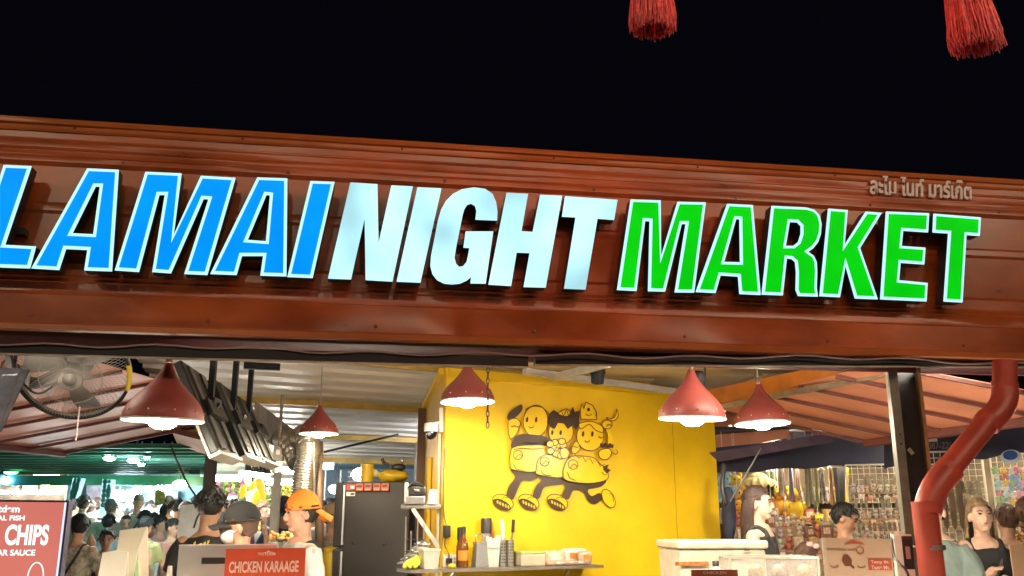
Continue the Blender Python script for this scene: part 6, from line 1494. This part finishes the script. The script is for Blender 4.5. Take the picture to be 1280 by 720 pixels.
for i, (x0, x1, yy) in enumerate(((-60, 50, 15.1), (90, 150, 15.1), (160, 240, 15.1), (20, 85, 15.3))):  # unseen tube lamps added behind the beam to light the court
    t = thing('tube_lamp', ['tube lamp behind the green canopy beam beside the brown food shop', 'tube lamp behind the green canopy beam before the cyan signs', 'tube lamp behind the green canopy beam over the ponytail woman', 'tube lamp behind the green canopy beam at the timber post'][i], 'lamp', (X(x0, yy), yy, zc_), 'tube lamps under the green canopy')
    MB().bar(Vector((X(x0, yy), yy, zc_ - .07)), Vector((X(x1, yy), yy, zc_ - .07)), .03, .03).build('tube', emat('court_tube_glow', (.80, .96, 1.0), 42), t); MB().bar(Vector((X(x0, yy), yy, zc_ - .046)), Vector((X(x1, yy), yy, zc_ - .046)), .07, .016).build('housing', mat('green_bar', (.03, .13, .08), .45), t)
# shop row across the court
SY = 15.5
def slab(name, label, cat, px0, px1, py0, py1, Y, m, th=.1, grp=None, par=None, nm='panel'):
    t = par or thing(name, label, cat, tuple(at((px0 + px1) / 2, py1, Y)), grp)
    MB().poly([at(px0, py1, Y), at(px1, py1, Y), at(px1, py0, Y), at(px0, py0, Y)], (0, th, 0)).build(nm, m, t); return t
def tog(px0, px1, py0, Y, m, name, label, cat, th=.1):
    t = thing(name, label, cat, (at(px0, 650, Y).x, Y, 0)); a = at(px0, py0, Y); b = at(px1, py0, Y)
    MB().poly([(a.x, Y, 0), (b.x, Y, 0), (b.x, Y, b.z), (a.x, Y, a.z)], (0, th, 0)).build('wall', m, t); return t
sh1 = tog(-160, 84, 585, 16.2, mat('brown_shop_wall', (.20, .15, .11), .7, var=.35, scale=2), 'brown_shop', 'brown food shop with a row of white tube lamps', 'shop')
for k, (a, b) in enumerate(((-28, -14), (-4, 10), (15, 29), (33, 46), (50, 64), (66, 80))):
    batten('tube_lamp', ['white tube lamp', 'white tube lamp'][0] + ' in the row inside the brown food shop', at(a, 616, 15.8), at(b, 616, 15.8), 25, .04, (1, .95, .88), 'tube lamps in the brown food shop')
slab('', '', '', 10, 24, 600, 612, 16.1, mat('framed_picture', (.28, .20, .15), .6, var=.5, scale=8), .03, None, sh1, 'picture'); slab('', '', '', 28, 46, 598, 612, 16.1, mat('framed_picture2', (.35, .27, .2), .6, var=.5, scale=8), .03, None, sh1, 'picture')
wl = thing('ceiling_lamp', 'warm ceiling lamp hanging in the brown food shop', 'lamp', tuple(at(57, 600, 15.6))); MB().lathe([(.22, .12), (.12, .02), (.05, -.12), (0, -.14)], at(57, 601, 15.6), 18).build('glass', emat('warm_shop_glass', (1, .8, .5), 22), wl, True); MB().tube([at(57, 600, 15.6), at(57, 585, 15.6)], .015, 6).build('rod', black_m, wl)
tag(MB().bar(Vector((at(82, 600, 15.2).x, 15.2, 0)), Vector((at(82, 600, 15.2).x, 15.2, 2.3)), .06, .06, (0, 1, 0)).build('timber_post', shelf_m), 'pale timber post at the end of the brown food shop', 'post')
sh2 = tog(84, 262, 585, 17.5, mat('teal_shop_wall', (.30, .50, .56), .6, var=.3, scale=1.5), 'teal_shop', 'teal lit shop front behind the shoppers', 'shop')
slab('', '', '', 145, 184, 596, 606, 17.0, mat('timber_sign', (.30, .16, .10), .6, var=.4, scale=6), .08, None, sh2, 'shop_sign'); slab('', '', '', 183, 222, 614, 636, 17.2, mat('pale_teal_panel', (.35, .55, .58), .5, var=.2), .05, None, sh2, 'panel')
slab('', '', '', 150, 232, 636, 650, 15.6, mat('white_counter', (.62, .66, .68), .5), .6, None, sh2, 'counter'); slab('', '', '', 108, 126, 600, 626, 17.2, mat('pale_pink_panel', (.5, .45, .55), .5, var=.3), .05, None, sh2, 'panel')
for i in range(7): MB().ball(at(160 + i * 3.2, 602 - (i % 2), 16.9), (.03, .02, .05), 8, 5).build('sign_mark', white_p, sh2)
def lit_sign(pts, label, rows, Y=14.6):
    t = thing('lit_sign', label, 'sign', tuple(at(*pts[0], Y)), None); MB().poly([at(x, y, Y) for x, y in pts], (0, .12, 0)).build('case', emat('cyan_sign_face', (.45, .93, 1.0), .42), t)
    r2 = random.Random(int(pts[0][0]))
    (x0, y0), (x1, _), (x2, y2), (x3, _) = pts
    for r_ in range(rows):
        for c_2 in range(2):
            v = (r_ + .5) / rows; xa = x0 + (x3 - x0) * v; xb = x1 + (x2 - x1) * v; x = xa + (xb - xa) * (.3 + .4 * c_2); y = y0 + (y2 - y0) * v
            MB().ball(at(x, y, Y - .01), (r2.uniform(.025, .045), .004, r2.uniform(.03, .07)), 8, 5).build('menu_picture', mat('sign_print_%d' % r2.randrange(2), (.08, .2, .22), .5), t, True)
lit_sign([(91, 597.5), (103, 598), (95, 623), (86, 622.5)], 'slanted cyan lit menu sign beside the pale timber post', 5); lit_sign([(128, 599), (140.5, 599.5), (138, 634), (124, 646)], 'tall cyan lit menu sign behind the white shirted man', 6)
def globe(px, py, Y, r_, label, col=(.70, .93, 1.0), s_=60):
    c = at(px, py, Y); t = thing('hanging_lamp', label, 'lamp', tuple(c), 'white lamps over the court'); MB().lathe([(0, -.55 * r_), (.6 * r_, -.45 * r_), (r_, 0), (.9 * r_, .3 * r_), (.5 * r_, .6 * r_), (0, .62 * r_)], c, 18).build('globe', emat('globe_%d' % int(s_ + col[0] * 100), col, s_), t, True); MB().tube([c + Vector((0, 0, r_ * .6)), Vector((c.x, c.y, 2.9))], .012, 5).build('cord', black_m, t)
globe(149, 620.5, 15.0, .15, 'white dome lamp beside the tall cyan sign'); globe(165, 620, 15.0, .15, 'white dome lamp next to the grey haired man')
for i, (x, y) in enumerate(((172, 611), (184.5, 611.5), (200, 610.5), (210, 610))): globe(x, y, 16.2, .085, ['small white lamp over the timber shop sign', 'small white lamp between the shop sign and the pale panel', 'small white lamp above the pale teal panel', 'small white lamp at the end of the pale teal panel'][i])
globe(225, 606.5, 14.5, .12, 'warm round lamp above the glass screen', (1, .85, .6), 10); globe(7, 601, 14.8, .10, 'blue lamp at the frame of the brown food shop', (.15, .45, 1.0), 14)
globe(200, 618, 14.2, .0, 'x') if False else None
fruit = thing('hanging_fruit', 'small yellow fruit bunch hanging before the pale teal panel', 'fruit', tuple(at(200, 621, 14.0)))
for k in range(7): MB().ball(at(200 + (k % 3 - 1) * 2.2, 617 + k * 1.5, 14.0), (.05, .05, .07), 10, 6).build('fruit', mat('dull_mango', (.55, .45, .10), .5), fruit, True)
MB().tube([at(200, 617, 14.0), at(200, 606, 14.0)], .008, 5).build('string', black_m, fruit)
# dining table and stools
dtb = thing('dining_table', 'dark dining table among the seated diners', 'table', tuple((at(190, 690, 9.4).x, 9.4, 0))); bx_ = at(186, 690, 9.4).x
MB().box((bx_, 9.4, .98), (1.6, .6, .03)).build('top', mat('dark_table', (.06, .05, .05), .4), dtb)
for dx in (-.7, .7):
    for dy in (-.22, .22): MB().bar((bx_ + dx, 9.4 + dy, 0), (bx_ + dx, 9.4 + dy, .97), .04, .04, (0, 1, 0)).build('leg', black_m, dtb)
for i in range(3): lathe_thing('drinking_glass', 'clear drinking glass on the dark dining table', 'glass', Vector((bx_ + .1 + i * .2, 9.25, .995)), [('glass', [(.03, 0), (.036, .13)], clear_m), ('drink', [(.029, .005), (.033, .09)], mat('lemon_drink', (.6, .5, .3), .3))], 'glasses on the dining table')
# clear wind screen with cable next to the dark post
gp = thing('glass_screen', 'pale clear wind screen beside the dark post', 'screen', tuple((at(240, 690, 8.0).x, 8.0, 0)))
a = at(226, 632, 8.0); b = at(256, 628, 8.0); MB().poly([(a.x - .06, 8.0, 0), (b.x, 8.0, 0), (b.x, 8.0, b.z), (a.x, 8.0, a.z)], (0, .012, 0)).build('sheet', mat('milky_sheet', (.50, .52, .52), .3, alpha=.8, var=.15), gp); MB().bar((b.x, 8.0, 0), (b.x, 8.0, b.z), .02, .02, (0, 1, 0)).build('edge', steel_m, gp)
tag(MB().tube(smooth_path([at(213, 556, 6.8), at(232, 600, 6.8), at(251, 632, 6.8), at(246, 648, 6.8), at(242, 660, 6.8)]), .008, 6).build('hanging_cable', dark_p, None, True), 'black cable hanging from the awning to the glass screen', 'cable')
# ---- white lit fruit stall behind the screens
ws = thing('white_stall', 'bright white fruit stall under the hung screens', 'stall', tuple(at(320, 650, 11.5)))
wc = mat('white_canvas', (.72, .68, .58), .7, var=.1)
a = at(268, 566, 11.8); b = at(372, 578, 11.8); MB().poly([at(262, 600, 11.8), at(372, 603, 11.8), b, a], (0, .04, 0)).build('fascia', wc, ws); MB().poly([at(250, 596, 11.7), at(385, 598, 11.7), at(385, 585, 13.5), at(250, 583, 13.5)], (0, 0, .03)).build('roof', wc, ws)
a = at(255, 640, 13.4); b = at(400, 640, 13.4); MB().poly([(a.x, 13.4, 0), (b.x, 13.4, 0), (b.x, 13.4, 2.3), (a.x, 13.4, 2.3)], (0, .04, 0)).build('back_wall', mat('mottled_stall_back', (.30, .32, .34), .7, var=.6, scale=7, dirt=(.12, .10, .14)), ws)
a = at(258, 660, 12.0); MB().box((at(320, 0, 12.0).x, 12.0, .6), (1.5, .6, 1.2)).build('counter', wc, ws)
for i, (x0, x1, y) in enumerate(((262, 300, 597.5), (296, 332, 592.5), (322, 345, 596), (338, 368, 602.5), (354, 366, 588))):
    batten('tube_lamp', ['white tube lamp at the dark post', 'white tube lamp above the hanging yellow fruit', 'short white tube lamp beside the yellow fruit', 'white tube lamp before the silver duct', 'short white tube lamp under the grey electrical box'][i] + ' in the fruit stall', at(x0, y, 10.6), at(x1, y + .8, 10.6), 30, .075, (1, .96, .86), 'tube lamps in the fruit stall')
for i, x in enumerate((310, 319, 327.5, 335)):
    c = at(x, 585 + i, 10.4); t = thing('clip_lamp', 'small black clip spot lamp over the fruit stall tubes', 'lamp', tuple(c), 'clip lamps over the fruit stall'); MB().lathe([(.0, .05), (.03, .04), (.045, -.03), (.04, -.035)], c, 12).build('hood', dark_p, t, True); MB().tube([c + Vector((0, 0, .04)), c + Vector((0, 0, .14))], .006, 5).build('stem', dark_p, t)
# hanging yellow fruit cluster
hf = thing('hanging_mangoes', 'big bunch of yellow inflatable mangoes hanging in the fruit stall', 'decoration', tuple(at(315, 615, 9.9)))
mg = mat('glowing_yellow_plastic', (.85, .60, .03), .3, emit=.25, ecol=(1, .7, .05)); mg2 = mat('pale_mango', (.85, .80, .45), .3, emit=.4, ecol=(1, .95, .6))  # emission makes the mangoes glow though they are no lamps
for i, (x, y, rx, rz, m) in enumerate(((310, 601, 4.6, 7, mg2), (304, 614, 4.5, 8, mg), (318, 611, 4.6, 9, mg2), (325, 606, 5, 9, mg), (312, 621, 4.6, 7.5, mg2), (321, 622, 5, 9, mg), (328, 617, 4, 10, mg), (314, 607, 5, 6, mg))):
    MB().ball(at(x, y, 9.9 + .05 * (i % 3)), (rx / FPX * 10, rx / FPX * 10, rz / FPX * 10), 14, 9, Matrix.Rotation(R((i % 3 - 1) * 18), 3, 'Y')).build('mango', m, hf, True)
MB().tube([at(316, 602, 9.9), at(316, 585, 9.9)], .01, 5).build('string', black_m, hf)
# leafy garlands
def leafy(label, px0, px1, py0, py1, Y, cols, n, sd_):
    r2 = random.Random(sd_); t = thing('leafy_garland', label, 'plant', tuple(at((px0 + px1) / 2, py1, Y)))
    for ci, (nm, c) in enumerate(cols):
        mb = MB()
        for k in range(n // len(cols)):
            p = at(r2.uniform(px0, px1), r2.uniform(py0, py1), Y + r2.uniform(-.15, .15)); d = Vector((r2.uniform(-1, 1), r2.uniform(-1, .2), r2.uniform(-1, .6))).normalized() * r2.uniform(.04, .08); w = d.cross(Vector((0, 1, .3))).normalized() * .022
            mb.add([p, p + d * .5 + w, p + d, p + d * .5 - w], [(0, 1, 2, 3)])
        o = mb.build('leaves' if ci == 0 else 'blossom', mat(nm, c, .5, var=.3, scale=30), t); o['kind'] = 'stuff'
    MB().tube(rope(at(px0, py0 - 1, Y), at(px1, py0 - 1, Y), .03), .012, 6).build('stem', mat('vine_stem', (.10, .12, .04), .7), t)
leafy('green leafy garland with pink blossoms behind the dark post', 270, 304, 602, 624, 11.4, (('leaf_green', (.10, .22, .03)), ('leaf_lime', (.28, .38, .06)), ('blossom_pink', (.55, .15, .30))), 420, 1)
leafy('green and white garland beside the hanging mangoes', 327, 345, 605, 628, 11.4, (('leaf_green', (.10, .22, .03)), ('blossom_white', (.65, .6, .45))), 240, 2)
leafy('orange and yellow flower garland beside the slim white post', 350, 368, 604, 624, 11.4, (('blossom_orange', (.65, .35, .06)), ('blossom_yellow', (.7, .55, .12)), ('leaf_green', (.10, .22, .03))), 260, 3)
# fruit trays between woman and orange cap man
ftz = thing('fruit_tray', 'tray of sliced yellow fruit behind the orange cap man', 'tray', tuple(at(358, 678, 7.2))); c = at(358, 680, 7.2); rbox('tray', steel_m, ftz, c, (.30, .2, .03), 0, .006)
r2 = random.Random(8)
for k in range(26): MB().ball(c + Vector((r2.uniform(-.12, .12), r2.uniform(-.07, .07), .03 + r2.random() * .05)), (.03, .02, .016), 8, 5, Matrix.Rotation(r2.random() * 3, 3, 'Y')).build('slice', mat('fruit_slice_%d' % (k % 3), ((.7, .42, .08), (.65, .3, .08), (.7, .6, .3))[k % 3], .5), ftz, True)
stz = c.z - .015; stt = thing('tray_stand', 'steel stand under the tray of sliced fruit', 'stand', (c.x, c.y, 0)); MB().box((c.x, c.y, stz - .012), (.4, .3, .02)).build('top', steel_m, stt)
for dx in (-.17, .17):
    for dy in (-.12, .12): MB().bar((c.x + dx, c.y + dy, 0), (c.x + dx, c.y + dy, stz - .02), .025, .025, (0, 1, 0)).build('leg', steel_m, stt)
# yellow drum behind him
lathe_thing('yellow_drum', 'yellow plastic drum between the grey shirt and the fridge', 'drum', Vector((at(414, 690, 8.4).x, 8.4, 0)), [('body', [(.09, 0), (.10, .05), (.10, 1.26), (.09, 1.28)], yp), ('lid', [(.105, 1.28), (.105, 1.31), (.05, 1.32)], yp)])
# rear bright opening of the kitchen
rw = thing('rear_shop', 'pale blue lit shop seen past the fridge', 'shop', tuple((at(450, 650, 17).x, 17, 0)))
a = at(385, 650, 17.0); b = at(560, 650, 17.0); MB().poly([(a.x, 17, 0), (b.x, 17, 0), (b.x, 17, 2.9), (a.x, 17, 2.9)], (0, .1, 0)).build('wall', mat('pale_blue_wall', (.42, .52, .60), .6, var=.25, scale=1.2), rw)
MB().poly([at(400, 574, 13.2), at(520, 574, 13.2), at(520, 586, 16.8), at(400, 586, 16.8)], (0, 0, .05)).build('ceiling', mat('blue_grey_ceiling', (.30, .38, .44), .6), rw)
for x0, x1, y in ((430, 461, 574.5), (404, 416, 583)):
    batten('tube_lamp', 'white tube lamp of the pale blue shop %s' % ('above the fridge' if x0 > 420 else 'by the duct'), at(x0, y, 13.0), at(x1, y, 13.0), 22, .09, (.9, .97, 1.0), 'tube lamps of the pale blue shop')
for x, y, r_ in ((452, 594, .17), (420, 612, .12)): globe(x, y, 14.2, r_, 'white round lamp of the pale blue shop %s' % ('above the fridge' if x > 430 else 'over the beige cap'), (.9, .97, 1), 8)
cl = mat('pale_rack', (.55, .58, .6), .5)
rk = thing('dish_rack', 'pale metal dish rack with plates above the fridge', 'rack', tuple((at(446, 600, 11).x, 11, 0)))
for dx in (0, .18, .36): MB().tube([Vector((at(437, 0, 11).x + dx, 11, 0)), Vector((at(437, 0, 11).x + dx, 11, at(437, 588, 11).z + .02 * dx))], .012, 6).build('upright', cl, rk)
for y in (590, 596, 602): MB().tube([at(435, y, 11), at(456, y, 11)], .010, 6).build('rail', cl, rk)
